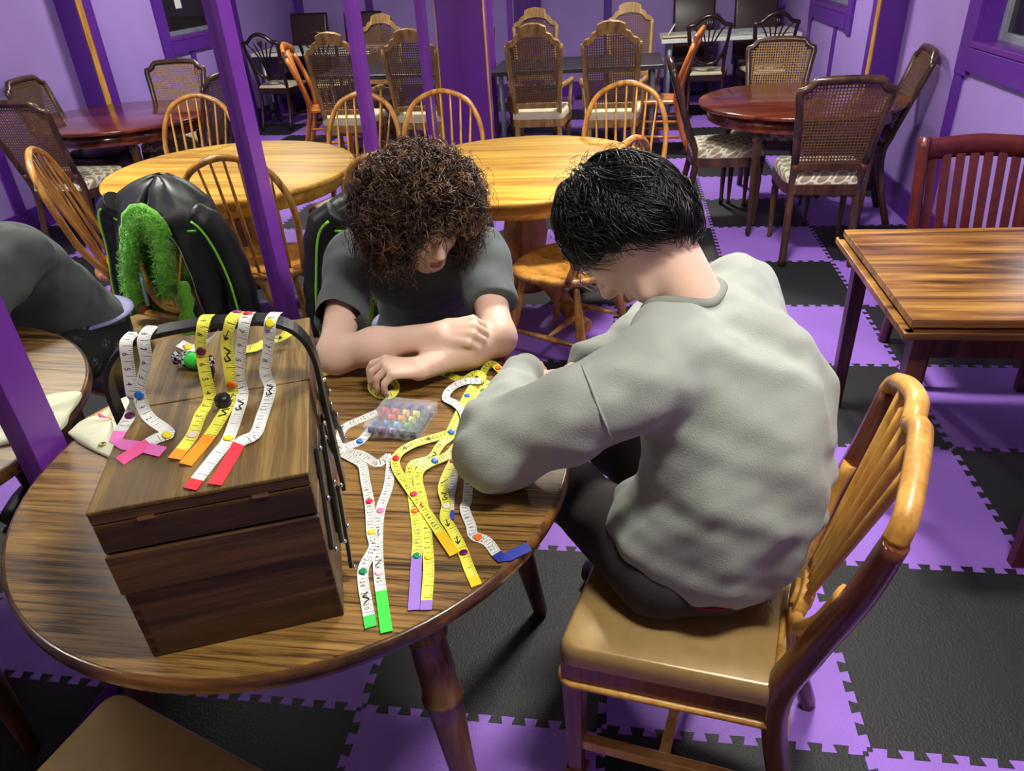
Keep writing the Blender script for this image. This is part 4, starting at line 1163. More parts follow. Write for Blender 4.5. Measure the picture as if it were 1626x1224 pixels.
# ================= the person in the grey sweatshirt
SB = np.array((.80, .02, 0.))
perB = thing('person', 'black-haired person in glasses and a grey sweatshirt hunched over the tapes', 'person', SB)
HcB = at(984, 368, 1.165)
RB = frame((-.40, -.06, -.91), (-.80, .52, .30))
def LB(p): return HcB+RB@np.array(p, float)
sL, sR = np.array((.655, -.005, .98)), np.array((.905, .36, .975))
eL, eR = np.array((.415, -.004, .838)), np.array((.745, .53, .83))
wL, wR = np.array((.412, .325, .795)), np.array((.535, .33, .80))
headB = head_sdf(HcB, RB)
torB = [ell((.78, .05, .57), (.14, .13, .1)), ell((.84, .06, .72), (.13, .13, .14)), ell((.84, .12, .87), (.13, .14, .13)), cap(sL+(.05, .05, 0), sR+(-.05, -.05, 0), .06)]
nkB = cap((.785, .18, 1.02), LB((0, -.05, -.045)), .06, .054)
armB = [cap(sL, eL, .05, .042), cap(eL, wL, .042, .03), cap(sR, eR, .05, .042), cap(eR, wR, .042, .03)]
hLB = hand_sdf(wL, (.1, .88, -.25), (-.3, .3, .9), [(.6, .7, .4)]*4, side=1, length=.075)
hRB = hand_sdf(wR, (-.85, .1, -.25), (-.2, .1, 1), [(.5, .7, .4)]*4, side=-1, length=.075)
legB = []
kn = [((.73, .0, .545), (.53, .25, .53), (.72, .42, .09)), ((.81, .16, .545), (.63, .46, .53), (.80, .58, .09))]
for h_, k_, f_ in kn: legB += [cap(h_, k_, .085, .062), cap(k_, f_, .06, .04), cap(f_, np.array(f_)+(-.12, .05, -.045), .034, .03)]
bodyB = uni(torB+[nkB]+armB+legB, .035)
def fullB(p):
    d = smin(bodyB(p), headB(p), .025)
    return smin(smin(d, hLB(p), .012), hRB(p), .012)
obj('body', joined('body', [sdf_mesh('body', fullB, (.3, -.2, 0), (1.1, .72, 1.32), .0045)], SB), M['skin'], perB)
# sweatshirt
swq = uni([ell((.805, .06, .60), (.185, .18, .13)), ell((.86, .06, .74), (.175, .185, .16)), ell((.862, .13, .88), (.178, .195, .16)), cap(sL+(.06, .07, .005), sR+(-.04, -.06, .005), .093)], .07)
sleeves = uni([cap(sL+(.02, .01, 0), eL, .088, .08), cap(eL, eL+(wL-eL)*1.06, .076, .05), cap(sR+(-.02, 0, 0), eR, .088, .08), cap(eR, eR+(wR-eR)*.8, .078, .055)], .03)
hemN = np.array((-.05, -.12, -.99))
def sweat_raw(p):
    d = smin(swq(p), sleeves(p), .035)
    q = p-np.array((.95, .1, .7))
    side = np.clip((p[:, 0]-.985)/.05, 0, 1)
    d = d+waves(p, 17, 7)*.007+waves(p*np.array((1.2, 1.2, .8)), 32, 7, 11)*.0045+waves(p, 70, 6, 2)*.0016+side*np.sin(p[:, 2]*62+p[:, 1]*18)*.0085*np.clip((.9-p[:, 2])/.15, 0, 1)
    lat = p[:, 0]*.63+p[:, 1]*.78-p[:, 2]*.35
    d = d+np.sin(lat*58+2*np.sin(p[:, 2]*9))*.0055*np.exp(-((p[:, 2]-.66)/.07)**2)*np.clip((p[:, 0]-.74)/.1, 0, 1)
    el = np.linalg.norm(p-eL, axis=1); d = d+np.exp(-(el/.12)**2)*np.sin((p@np.array((.6, .5, -.6)))*70)*.004
    return np.maximum(d, (p-np.array((.84, .02, .512)))@hemN)
def sweat(p):
    return -smin(-sweat_raw(p), cap((.772, .19, 1.0), LB((0, -.05, -.03)), .074, .07)(p), .012)
me_sw = sdf_mesh('sweatshirt', sweat, (.27, -.22, .44), (1.14, .74, 1.15), .0065)
from mathutils.bvhtree import BVHTree
def bvh_of(me): return BVHTree.FromPolygons([v.co.copy() for v in me.vertices], [tuple(p.vertices) for p in me.polygons])
bv = bvh_of(me_sw)
def onto(bvh, x, y, lift=.0):
    "where the line of sight of a photograph pixel meets a built surface"
    d = _fw+CR*(x-813)/F_PX-CU*(y-612)/F_PX; d /= np.linalg.norm(d)
    h_ = bvh.ray_cast(Vector(CAM), Vector(d))
    return None if h_[0] is None else np.array(h_[0])+np.array(h_[1])*lift
seam = [onto(bv, x, y, .0005) for x, y in ((925, 580), (930, 592), (936, 606), (945, 630), (958, 665), (970, 695), (981, 724))]
obj('sweatshirt', joined('sweatshirt', [me_sw], SB), M['sweat'], perB)
sm = [p-SB for p in seam if p is not None]
sm = [q for q in sm if np.linalg.norm(q+SB-CAM) < 1.30]
if len(sm) > 3: obj('shoulder_seam', MB().tube(spline(sm, 4), .003, 6), M['sweat'], perB)
nb_ = np.array((.772, .19, 1.0)); na_ = LB((0, -.05, -.03)); ax = (na_-nb_)/np.linalg.norm(na_-nb_)
Rn = fr(ax)
ring = []
for a in np.linspace(0, 2*PI, 44, endpoint=False):
    ls = np.linspace(.2, -.06, 200); q = nb_+Rn@np.array((.079*math.cos(a), .079*math.sin(a), 0))+ls[:, None]*ax
    ins = np.where(sweat_raw(q) < 0)[0]; ring.append(q[ins[0] if len(ins) else -1])
ring = np.array(ring)
for _ in range(4): ring = (np.roll(ring, 1, 0)+2*ring+np.roll(ring, -1, 0))/4
obj('collar', MB().tube(ring-SB, .012, 8, tuple(ax), .7, closed=True), M['sweatrib'], perB)
# red tee edge under the hem, trousers
rim = lambda p: np.maximum(swq(p)-.001, np.maximum((p-np.array((.84, .02, .494)))@hemN, -(p-np.array((.84, .02, .54)))@hemN))
obj('red_tee', joined('red_tee', [sdf_mesh('red_tee', rim, (.6, -.24, .44), (1.12, .3, .62), .0065)], SB), M['redtee'], perB)
pq = uni([ell((.785, .06, .555), (.178, .168, .105))]+[cap(h_, k_, .1, .075) for h_, k_, f_ in kn]+[cap(k_, f_, .072, .058) for h_, k_, f_ in kn], .035)
pantsB = lambda p: np.maximum(pq(p)+waves(p, 30, 6, 3)*.0035, np.maximum(p[:, 2]-.66, .08-p[:, 2]))
obj('trousers', joined('trousers', [sdf_mesh('trousers', pantsB, (.36, -.24, .05), (1.06, .72, .7), .0085)], SB), M['pants'], perB)
for h_, k_, f_ in kn:
    f_ = np.array(f_)-SB; obj('shoe', MB().tube(spline([f_+(.04, -.01, -.04), f_+(-.06, .025, -.035), f_+(-.17, .07, -.055)], 5), [.052]*8+[.048, .044, .036], 10, flat=.85), M['blackplastic'], perB)
for s in (-1, 1):
    e_ = MB(); c = LB((s*.032, .0815, .004))-SB
    e_.lathe([(.0125*math.sin(a), -.0125*math.cos(a)) for a in np.linspace(.05, PI-.05, 10)], 14, c, fr(RB[:, 1]))
    eo = obj('eye', e_, M['eye'], perB)
    obj('iris', MB().lathe([(.0062, .0112), (.004, .0122), (.0005, .0126)], 12, c, fr(RB[:, 1]), caps=False), M['iris'], eo)
obj('lips', MB().tube([LB((x*.024, .105-.016*x*x, -.0755+.003*x*x))-SB for x in np.linspace(-1, 1, 9)], [.001, .004, .006, .0068, .0068, .0068, .006, .004, .001], 8), M['lips'], perB)
# hair: locks falling from the crown
cB = np.array((0, -.02, -.004)); rB = np.array((.098, .116, .136))
cap2 = lambda p: (lambda q: ell(cB, (.093, .112, .133))(q)+waves(q, 50, 8)*.004)((p-HcB)@RB)
_hy, _hz = [-.12, -.06, -.02, .02, .055, .09, .13], [-.16, -.15, -.085, -.05, -.018, .02, .03]
opn2 = lambda p: (lambda q: q[:, 2]-.012-np.interp(q[:, 1], _hy, _hz)+.006*np.sin(q[:, 1]*160)+.005*np.sin(q[:, 0]*190))((p-HcB)@RB)
hb = sdf_mesh('hair', lambda p: np.maximum(cap2(p), -opn2(p)), HcB-.18, HcB+.18, .005)
nS = 5200; nP = 12
crown = np.array((.0, -.35, .94)); crown /= np.linalg.norm(crown)
az = rng.uniform(0, 2*PI, nS); th0 = np.sqrt(rng.uniform(0, 1, nS))*1.95
e1 = np.cross(crown, (1., 0, 0)); e1 /= np.linalg.norm(e1); e2 = np.cross(crown, e1)
tt = np.linspace(0, 1, nP)
ln = rng.uniform(.55, 1.0, nS)
th = th0[:, None]+ln[:, None]*tt[None]
azw = az[:, None]+.13*np.sin(tt*5+az[:, None]*7)*rng.uniform(.3, 1.6, nS)[:, None]+rng.normal(0, .25, nS)[:, None]*tt[None]**2
dirs = np.cos(th)[:, :, None]*crown+np.sin(th)[:, :, None]*(np.cos(azw)[:, :, None]*e1+np.sin(azw)[:, :, None]*e2)
liftr = 1.0+.13*rng.uniform(.1, 1., nS)[:, None]*np.sin(PI*np.clip(tt*1.0, 0, 1))[None]**.8+.09*rng.uniform(0, 1, nS)[:, None]*tt[None]**2
Q = cB+dirs*rB*liftr[:, :, None]
Q += (np.sin(tt*9+az[:, None]*13)*.003)[:, :, None]*np.cross(dirs, crown)
q_ = Q[:, -1]
bad = q_[:, 2] < np.interp(q_[:, 1], _hy, _hz)-rng.uniform(-.012, .028, nS)
Q = Q[~bad]
rad = np.tile(np.interp(tt, [0, .3, 1], [.0009, .0015, .0005]), (len(Q), 1))*rng.uniform(.6, 1.25, (len(Q), 1))
# flyaways around the crown
nf = 130; uf = rng.normal(size=(nf, 3)); uf[:, 2] = np.abs(uf[:, 2])+.2; uf /= np.linalg.norm(uf, axis=1)[:, None]
vf = np.cross(uf, rng.normal(size=(nf, 3))); vf /= np.linalg.norm(vf, axis=1)[:, None]; wf = np.cross(uf, vf)
tf = np.linspace(0, 1, 14); lf = rng.uniform(.02, .05, nf); kf = rng.uniform(.5, 1.3, nf)
Pf = (cB+uf*rB*.98)[:, None]+uf[:, None]*(np.sin(tf*PI*.8)[None]*lf[:, None]*.6)[:, :, None]+vf[:, None]*(tf[None]*lf[:, None])[:, :, None]+wf[:, None]*(np.sin(tf*6*kf[:, None])*.008)[:, :, None]
hm = joined('hair', [hb, strand_mesh('locks', Q@RB.T+HcB, rad), strand_mesh('flyaways', Pf@RB.T+HcB, np.full((nf, 14), .0005))], SB)
o = obj('hair', hm, M['hairB'], perB); o['kind'] = 'stuff'
# glasses (worn: they move with the head)
g = MB()
for s in (-1, 1):
    g.tube([LB((s*.034+.025*math.cos(a), .117-.01*abs(math.cos(a))*(1 if math.cos(a)*s > 0 else 0), -.004+.021*math.sin(a)))-SB for a in np.linspace(0, 2*PI, 24, endpoint=False)], .0013, 6, closed=True)
    g.tube([LB((s*.059, .107, .004))-SB, LB((s*.074, .08, .006))-SB, LB((s*.083, .0, .012))-SB, LB((s*.083, -.02, .0))-SB], .0013, 6)
g.tube([LB((-.009, .118, .002))-SB, LB((0, .121, .005))-SB, LB((.009, .118, .002))-SB], .0012, 6)
go = obj('glasses', g, M['steel'], perB)
for s in (-1, 1):
    obj('lens', MB().lathe([(.0236, 0), (.0236, .001), (.0003, .0016)], 20, LB((s*.034, .1145, -.004))-SB, fr(RB[:, 1])), M['clear'], go)
# ------------------------------------------------------------------ jacket worn by the chair behind the curly-haired person
JA = thing('jacket', 'black faux-leather jacket with lime green fleece lining hung over the chair back', 'jacket', chairA.location, chairA.rotation_euler[2])
def jw(z): return float(np.interp(z, [.3, .6, .8, .87, .92, .955, .985, 1.0], [.255, .25, .255, .25, .225, .16, .085, .02]))
def jg(z): return float(np.interp(z, [.3, .45, .6, .75, .83, .87, 1.0], [2.0, 2.1, 2.3, 2.55, 2.8, 3.12, 3.14]))
def js(th, z, ins=0.):
    w_ = jw(z)-ins; d_ = float(np.interp(z, [.3, .6, .88, .96, 1.0], [.12, .105, .095, .06, .015]))-ins*.7
    yc = .225+(z-.45)*.17
    x = w_*math.copysign(abs(math.sin(th))**.8, math.sin(th)); y = yc+d_*math.cos(th)
    wv = .007*math.sin(th*5+z*17)+.005*math.sin(th*9-z*31)
    return np.array((x, y+wv*(1-abs(math.sin(th))*.5), z))
zs = list(np.linspace(.34, .80, 12))+[.82, .84, .86, .88, .9, .92, .94, .96, .975, .99, 1.0]
P = [[js(u*jg(z), z) for u in np.linspace(-1, 1, 46)] for z in zs]
o = obj('shell', MB().surf(P), M['jacket'], JA); s_ = o.modifiers.new('solid', 'SOLIDIFY'); s_.thickness = .008; s_.offset = 0
P = [[js(u*jg(z)*.985, z, .012) for u in np.linspace(-1, 1, 40)] for z in zs[:-3]]
o = obj('lining', MB().surf(P), M['fur'], JA); s_ = o.modifiers.new('solid', 'SOLIDIFY'); s_.thickness = .006; s_.offset = 0
for s in (-1, 1):
    p = spline([(s*.2, .25, .90), (s*.262, .265, .84), (s*.3, .28, .7), (s*.325, .27, .56), (s*.33, .26, .44)], 6)
    r_ = np.interp(np.linspace(0, 1, len(p)), [0, .2, .6, 1], [.045, .06, .058, .05])*(1+.05*np.sin(np.arange(len(p))*1.7))
    obj('sleeve', MB().tube(p, r_, 14, (0, 1, 0), .8), M['jacket'], JA)
    obj('sleeve_piping', MB().tube([q+np.array((s*.01, -.052, .0)) for q in p[2:]], .0045, 6), M['piping'], JA)
    obj('yoke_piping', MB().tube([js(s*u, .83+.012*math.sin(u), -.004) for u in np.linspace(1.55, 2.45, 12)], .0045, 6), M['piping'], JA)
    obj('zipper', MB().tube([js(s*jg(z)*.995, z, -.002)+np.array((0, -.004, 0)) for z in np.linspace(.35, .86, 20)], .0028, 6), M['steel'], JA)
def furry(mb, path, r0, seed):
    n = len(path); rr = r0*(1+.16*np.sin(np.arange(n)*1.9+seed)+.1*np.sin(np.arange(n)*4.3+seed))
    rr[0] *= .5; rr[-1] *= .5
    return mb.tube(path, rr, 12, (0, 1, 0), .8)
def yfr(z): return .225+(z-.45)*.17-float(np.interp(z, [.3, .6, .88], [.12, .105, .095]))-.012
def F_(x, z, o=0.): return (x, yfr(z)+o, z)
fc = obj('fleece_collar', furry(MB(), spline([F_(.1, .55), F_(.105, .66), F_(.07, .74, -.01), F_(.03, .83, -.012), F_(-.02, .875, -.01), F_(-.075, .85, -.012), F_(-.095, .77, -.006), F_(-.085, .68), F_(-.075, .6, .01)], 6), .029, 1), M['fur'], JA)
obj('fleece_collar', furry(MB(), spline([F_(-.12, .82, .01), F_(-.08, .885), F_(0, .91, .005), F_(.07, .885), F_(.12, .8, .01), F_(.13, .7, .01)], 5), .017, 3), M['fur'], JA)
obj('fleece_facing', furry(MB(), spline([F_(-.15, .66, .02), F_(-.155, .55, .02), F_(-.15, .44, .02), F_(-.145, .36, .02)], 5), .03, 2), M['fur'], JA)
# short tufts make the fleece read as pile
rg2 = np.random.RandomState(5); bm_t = bmesh.new(); bm_t.from_mesh(fc.data); bm_t.normal_update()
vs = [(np.array(v.co), np.array(v.normal)) for v in bm_t.verts]; bm_t.free()
st = []
for c, n in vs:
    for k in range(7):
        p0 = c+rg2.normal(0, .006, 3); d = n+rg2.normal(0, .7, 3); st.append([p0, p0+d*.005, p0+d*.009+rg2.normal(0, .002, 3)])
st = np.array(st); o = obj('fleece_pile', strand_mesh('fleece_pile', st, np.tile([.0016, .0013, .0005], (len(st), 1))), M['fur'], JA); o['kind'] = 'stuff'

# marker in the jeans pocket
o = obj('marker_pen', MB().lathe([(.0065, 0), (.0065, .09), (.0075, .091), (.0075, .125), (.005, .13)], 12), flat((150, 200, 216))); o.location = (-.075, 1.215, .545); o.rotation_euler = (-.25, .1, 0)
tag(o, 'pale blue marker sticking out of the back pocket of the printed jeans', 'pen')
# ------------------------------------------------------------------ sewing box
OB = np.array((-.051, -.449, TZ+.001)); bz = math.atan2(.362, .932)
box = thing('sewing_box', 'dark wooden cantilever sewing box with a black bentwood handle on the round table', 'sewing box', OB, bz)
BW, BD = .286, .525; hz = [0, .135, .21, .261, .283]
def tray(y0, y1, z0, z1, ins=0.):
    m_ = MB(); th = .009
    m_.box((BW/2, y0+th/2, (z0+z1)/2), (BW-2*ins, th, z1-z0)); m_.box((BW/2, y1-th/2, (z0+z1)/2), (BW-2*ins, th, z1-z0))
    for x in (ins+th/2, BW-ins-th/2): m_.box((x, (y0+y1)/2, (z0+z1)/2), (th, y1-y0-2*th, z1-z0))
    m_.box((BW/2, (y0+y1)/2, z0+.003), (BW-2*ins-2*th, y1-y0-2*th, .006))
    return m_
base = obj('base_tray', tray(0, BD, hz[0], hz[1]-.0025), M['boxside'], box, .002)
H2 = BD/2+.004
for y0, y1 in ((0, H2-.001), (H2+.001, BD)):
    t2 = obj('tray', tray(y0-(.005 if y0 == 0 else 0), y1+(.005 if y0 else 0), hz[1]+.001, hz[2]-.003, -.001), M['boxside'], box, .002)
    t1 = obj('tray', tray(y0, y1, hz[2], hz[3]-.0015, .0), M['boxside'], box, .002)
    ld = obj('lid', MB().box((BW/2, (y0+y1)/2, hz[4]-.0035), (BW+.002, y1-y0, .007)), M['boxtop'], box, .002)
    obj('lid_rim', MB().box((BW/2, (y0+y1)/2, (hz[3]+hz[4]-.007)/2), (BW, y1-y0-.001, hz[4]-.007-hz[3])), M['boxside'], ld, .001)
    kx, ky = ((.156, .214) if y0 == 0 else (.118, .333))
    obj('knob', MB().lathe([(.008, hz[4]), (.008, hz[4]+.004), (.0125, hz[4]+.01), (.0125, hz[4]+.022), (.009, hz[4]+.026), (.0004, hz[4]+.027)], 16, (kx, ky, 0)), M['blackplastic'], ld)
    for fx in (.24, .76):
        yy_ = -.0012 if y0 == 0 else BD+.0012
        obj('hinge', MB().box((BW*fx, yy_, hz[3]-.0005), (.022, .0026, .006)), M['brass'], ld)
for zj, n_ in ((0, 6),):
    for s, x in ((0, .0), (1, BW)):
        fj = MB()
        for k in range(n_): fj.box((x+(.0065 if s == 0 else -.0065), -.0002, .014+k*.02), (.009, .0008, .0095))
        obj('finger_joint', fj, M['espresso'], base)
hp = spline([(-.019, BD/2+.006, .15), (-.017, BD/2+.006, .26), (-.014, BD/2+.006, .335), (.012, BD/2+.006, .382), (.06, BD/2+.006, .405), (.15, BD/2+.006, .411), (.24, BD/2+.006, .402), (.285, BD/2+.006, .375), (.303, BD/2+.006, .325), (.3035, BD/2+.006, .25), (.3035, BD/2+.006, .05)], 6)
mb = MB(); Tn = np.gradient(hp, axis=0); P = []
for p, tt_ in zip(hp, Tn):
    tt_ = tt_/np.linalg.norm(tt_); nrm = np.array((-tt_[2], 0, tt_[0]))
    P.append([p+np.array((0, a*.0185, 0))+nrm*b_*.004 for a, b_ in ((-1, -1), (1, -1), (1, 1), (-1, 1))])
mb.surf(P, False, True); mb.f += [(3, 2, 1, 0), tuple(len(mb.v)-4+k for k in range(4))]; mb.sm += [False]*2
obj('handle', mb, M['blackplastic'], box, .0015)
def link(a, b_, x):
    l = obj('link_bar', MB().bar((x, a[0], a[1]), (x, b_[0], b_[1]), .02, .006, (1, 0, 0)), M['blackmetal'], box, .0012)
    for q in (a, b_, ((a[0]+b_[0])/2, (a[1]+b_[1])/2)):
        sg = 1 if x > 0 else -1
        obj('rivet', MB().lathe([(.0042, 0), (.004, .0024), (.0022, .0044), (.0002, .0048)], 10, (x+sg*.0035, q[0], q[1]), fr((sg, 0, 0))), M['steel'], l)
bars = [((.125, .236), (.02, .12), .2905), ((.19, .24), (.085, .075), .298), ((.232, .185), (.14, .05), .2905), ((.15, .14), (.07, .03), .3055)]
for a, b_, x in bars:
    link(a, b_, x); link((BD-a[0], a[1]), (BD-b_[0], b_[1]), x)
    link(a, b_, BW-x); link((BD-a[0], a[1]), (BD-b_[0], b_[1]), BW-x)

# ------------------------------------------------------------------ measuring tapes
_gl = {}
def glyph(ch):
    if ch not in _gl:
        cu = D.curves.new('numeral', 'FONT'); cu.body = ch; cu.size = 1.; cu.resolution_u = 2
        ob = D.objects.new('numeral', cu); COL.objects.link(ob)
        dg = bpy.context.evaluated_depsgraph_get(); me = ob.evaluated_get(dg).to_mesh()
        v_ = np.array([v.co[:2] for v in me.vertices]); f_ = [tuple(p.vertices) for p in me.polygons]
        ob.evaluated_get(dg).to_mesh_clear(); D.objects.remove(ob); D.curves.remove(cu)
        v_[:, 0] -= (v_[:, 0].min()+v_[:, 0].max())/2; v_[:, 1] -= (v_[:, 1].min()+v_[:, 1].max())/2
        _gl[ch] = (v_, f_)
    return _gl[ch]
TW = .0185
_bx, _by = np.array((math.cos(bz), math.sin(bz), 0)), np.array((-math.sin(bz), math.cos(bz), 0))
def hang(x, y, Y):
    "point seen at a pixel on the upright plane at depth Y of the sewing box"
    d = _fw+CR*(x-813)/F_PX-CU*(y-612)/F_PX
    return CAM+d*(((OB-CAM)@_by+Y)/(d@_by))
MARK = {'arrow': [[(-.3, -.1), (.3, .15)], [(.3, .15), (.05, .3)], [(.3, .15), (.12, -.2)]], 'curl': [[(-.45, .25), (-.25, -.3), (0., .1), (.25, -.25), (.35, .2), (.1, .32)]],
        'zig': [[(-.4, -.3), (-.15, .3), (.1, -.3), (.4, .3)]], 'bar': [[(-.25, -.35), (.25, .35)]]}
def tape(label, pts, yellow, n0, step, snaps=(), tab=None, marks=(), side=None, group='measuring tapes', z0=TZ, nums=True):
    "pts: (pixel x, pixel y, height) read off the photograph; tab = (colour, length as share)"
    P = spline([hang(x, y, z[1]) if isinstance(z, tuple) else at(x, y, z) for x, y, z in pts], 8)
    L = np.r_[0, np.cumsum(np.linalg.norm(np.diff(P, axis=0), axis=1))]
    root_p = P[0].copy()
    T_ = np.gradient(P, axis=0); T_ /= np.linalg.norm(T_, axis=1)[:, None]
    to = CAM-P; to /= np.linalg.norm(to, axis=1)[:, None]
    n = np.array((0, 0, .75))+to*.5
    if side is not None: n = np.tile(np.array(side, float), (len(P), 1))
    wv = np.cross(T_, n); wv /= np.linalg.norm(wv, axis=1)[:, None]
    for _ in range(3): wv[1:-1] = (wv[:-2]+wv[1:-1]*2+wv[2:])/4; wv /= np.linalg.norm(wv, axis=1)[:, None]
    nn = np.cross(wv, T_); nn /= np.linalg.norm(nn, axis=1)[:, None]
    def S(l, v, up=0.):
        q = [np.interp(l, L, P[:, k]) for k in range(3)]; ww = np.array([np.interp(l, L, wv[:, k]) for k in range(3)]); ww /= np.linalg.norm(ww)
        m_ = np.array([np.interp(l, L, nn[:, k]) for k in range(3)]); m_ /= np.linalg.norm(m_)
        return np.array(q)+ww*(v-.5)*TW+m_*up-root_p
    tb = tab[1]*L[-1] if tab else 0
    t = thing('measuring_tape', label, 'measuring tape', root_p, 0, group)
    def strip(l0, l1, k, th):
        mb = MB(); uv = []; pp = []
        ls = np.linspace(l0, l1, k)
        def lane(va, ua, vb, ub, sm):
            o = len(pp)
            for l in ls:
                pp.append(S(l, va, ua)); pp.append(S(l, vb, ub)); uv.append((n0+step*l/.0254, va)); uv.append((n0+step*l/.0254, vb))
            for i in range(k-1):
                q = o+2*i; mb.f.append((q, q+1, q+3, q+2)); mb.sm.append(sm)
        lane(0., th, 1., th, True); lane(1., 0., 0., 0., True); lane(0., 0., 0., th, False); lane(1., th, 1., 0., False)
        mb.v = [tuple(p) for p in pp]; mb.uv = uv
        return mb
    obj('band', strip(0, L[-1]-tb, max(12, int(L[-1]/.008)), .0009), M['tapeY' if yellow else 'tapeW'], t, fix=False)
    if tab: obj('end_tab', strip(L[-1]-tb, L[-1], 6, .0012), flat(tab[0]), t, fix=False)
    nm = MB()
    if nums:
        k = math.ceil(min(n0, n0+step*L[-1]/.0254))
        while k <= max(n0, n0+step*L[-1]/.0254):
            l = (k-n0)*step*.0254+.013*step
            if .01 < l < L[-1]-tb-.008 and k > 0:
                for j, ch in enumerate(str(k)):
                    g_, f_ = glyph(ch); off = (j-(len(str(k))-1)/2)*.0082
                    nm.add([S(l+(x*.0125+off)*1., .58-y*.0125/TW, .0012) for x, y in g_], f_)
            k += 1
    for fm, kind in marks:
        for stroke in MARK[kind]:
            a = np.array(stroke)
            for p, q in zip(a[:-1], a[1:]):
                d = (q-p)/np.linalg.norm(q-p); w2 = np.array((-d[1], d[0]))*.05
                c4 = [p-w2, q-w2, q+w2, p+w2]
                nm.add([S(fm*L[-1]+x*.03, .5+y*.9, .0016) for x, y in c4], [(0, 1, 2, 3)])
    if nm.v:
        o = obj('printed_numerals', nm, M['ink'], t, fix=False); o['kind'] = 'stuff'
    for f_, c_ in snaps:
        l = f_*L[-1]; p = S(l, .5, .0012); m_ = S(l, .5, 1.)-S(l, .5, 0.)
        obj('snap', MB().lathe([(.0074, 0), (.0072, .0012), (.0056, .0024), (.0024, .0018), (.0003, .0018)], 14, p, fr(m_)), flat(c_, .3), t)
    return t
zt = TZ+.0022
RED, BLUE, GREEN, PINK, YEL, ORG, PUR, WHT = (206, 36, 62), (20, 104, 196), (16, 136, 92), (226, 116, 170), (232, 216, 40), (236, 112, 28), (96, 22, 78), (236, 226, 230)
g1 = 'measuring tapes spread on the round table'; g2 = 'measuring tapes draped over the sewing box handle'
def tp(label, pts, *a, z=zt, **k): return tape(label, [(p[0], p[1], p[2] if len(p) > 2 else z) for p in pts], *a, **k)
tp('white tape ending in a long bright green tab at the table edge', [(600, 655), (570, 668), (546, 680), (540, 700), (548, 716), (575, 722), (600, 736), (619, 724, zt+.006), (620, 745), (616, 775), (604, 810), (600, 850), (601, 900), (606, 945), (614, 1004)], False, 20, 1,
   [(.62, PINK), (.83, (240, 200, 208))], ((64, 214, 74), .115), [(.7, 'arrow'), (.8, 'bar')], group=g1)
tp('white tape ending in a short green tab beside the longer green one', [(593, 676, zt+.002), (574, 699, zt+.002), (556, 708, zt+.002), (542, 717, zt+.002), (556, 726, zt+.003), (575, 738, zt+.003), (580, 762, zt+.003), (587, 800, zt+.002), (590, 845, zt+.001), (594, 868, zt+.001), (578, 900), (577, 925), (583, 960), (589, 996)], False, 8, 1,
   [(.1, BLUE), (.5, RED), (.64, YEL), (.8, GREEN)], ((64, 200, 84), .04), [(.9, 'zig')], group=g1)
tp('yellow tape ending in a long lavender tab', [(797, 590, zt+.012), (780, 577, zt+.016), (767, 592, zt+.004), (753, 625, zt+.002), (736, 655, zt+.002), (718, 690, zt+.002), (700, 706, zt+.004), (684, 728), (655, 738, zt+.01), (652, 762), (657, 800), (663, 850), (661, 895), (657, 969)], True, 31, 1,
   [(.02, ORG), (.72, ORG), (.86, GREEN)], ((150, 112, 204), .14), [(.5, 'curl')], group=g1)
tp('yellow tape with arrows ending in a yellow tab crossing the others', [(755, 640, zt+.004), (742, 668, zt+.004), (722, 684, zt+.006), (690, 695, zt+.006), (655, 706, zt+.01), (632, 722, zt+.012), (629, 742, zt+.006), (648, 772, zt+.004), (668, 800, zt+.004), (690, 832, zt+.004), (707, 858, zt+.003), (722, 880, zt+.003)], True, 46, 1,
   [(.22, BLUE), (.47, RED), (.68, (200, 60, 84))], ((240, 200, 30), .11), [(.14, 'curl'), (.3, 'arrow'), (.4, 'arrow')], group=g1)
tp('yellow tape counting down to one with a lavender stub', [(740, 690, zt+.005), (712, 722, zt+.006), (686, 734, zt+.008), (668, 746, zt+.01), (664, 764, zt+.004), (672, 800, zt+.002), (678, 850), (681, 900), (679, 935), (676, 969)], True, 17, -1,
   [(.22, BLUE), (.5, (190, 50, 60)), (.77, YEL)], ((150, 112, 204), .04), (), group=g1)
tp('yellow tape with black curls ending near the table edge', [(748, 676, zt+.008), (738, 695, zt+.006), (726, 720, zt+.005), (712, 748, zt+.004), (703, 775, zt+.004), (709, 800, zt+.004), (706, 822, zt+.004), (716, 838, zt+.004), (732, 868), (744, 900), (757, 930)], True, 3, -1,
   [(.06, (236, 120, 140)), (.26, PINK), (.56, WHT), (.83, PUR)], ((244, 208, 32), .045), [(.14, 'curl'), (.4, 'bar'), (.5, 'curl'), (.66, 'arrow'), (.76, 'arrow')], group=g1, nums=False)
tp('white tape with a green snap tucked beneath the sleeve', [(748, 700, zt+.003), (732, 718, zt+.003), (722, 740), (719, 765), (714, 792), (713, 825)], False, 14, 1, [(.36, GREEN)], ((44, 70, 190), .1), (), group=g1)
tp('white tape kinking out from the elbow to a navy tab', [(748, 735), (744, 765), (742, 795), (738, 808, zt+.004), (748, 835), (752, 850), (774, 860), (796, 886, zt+.003), (818, 878), (840, 868)], False, 12, 1, [(.64, ORG)], ((24, 44, 150), .2), (), group=g1)
tp('yellow tape looping under the sleeve cuff', [(690, 590), (714, 596), (735, 603, zt+.004), (757, 592, zt+.014), (767, 600, zt+.012), (752, 612, zt+.006), (740, 632, zt+.006), (728, 658, zt+.006), (714, 688, zt+.004)], True, 20, 1,
   [(.1, GREEN), (.45, ORG), (.62, BLUE)], None, (), group=g1)
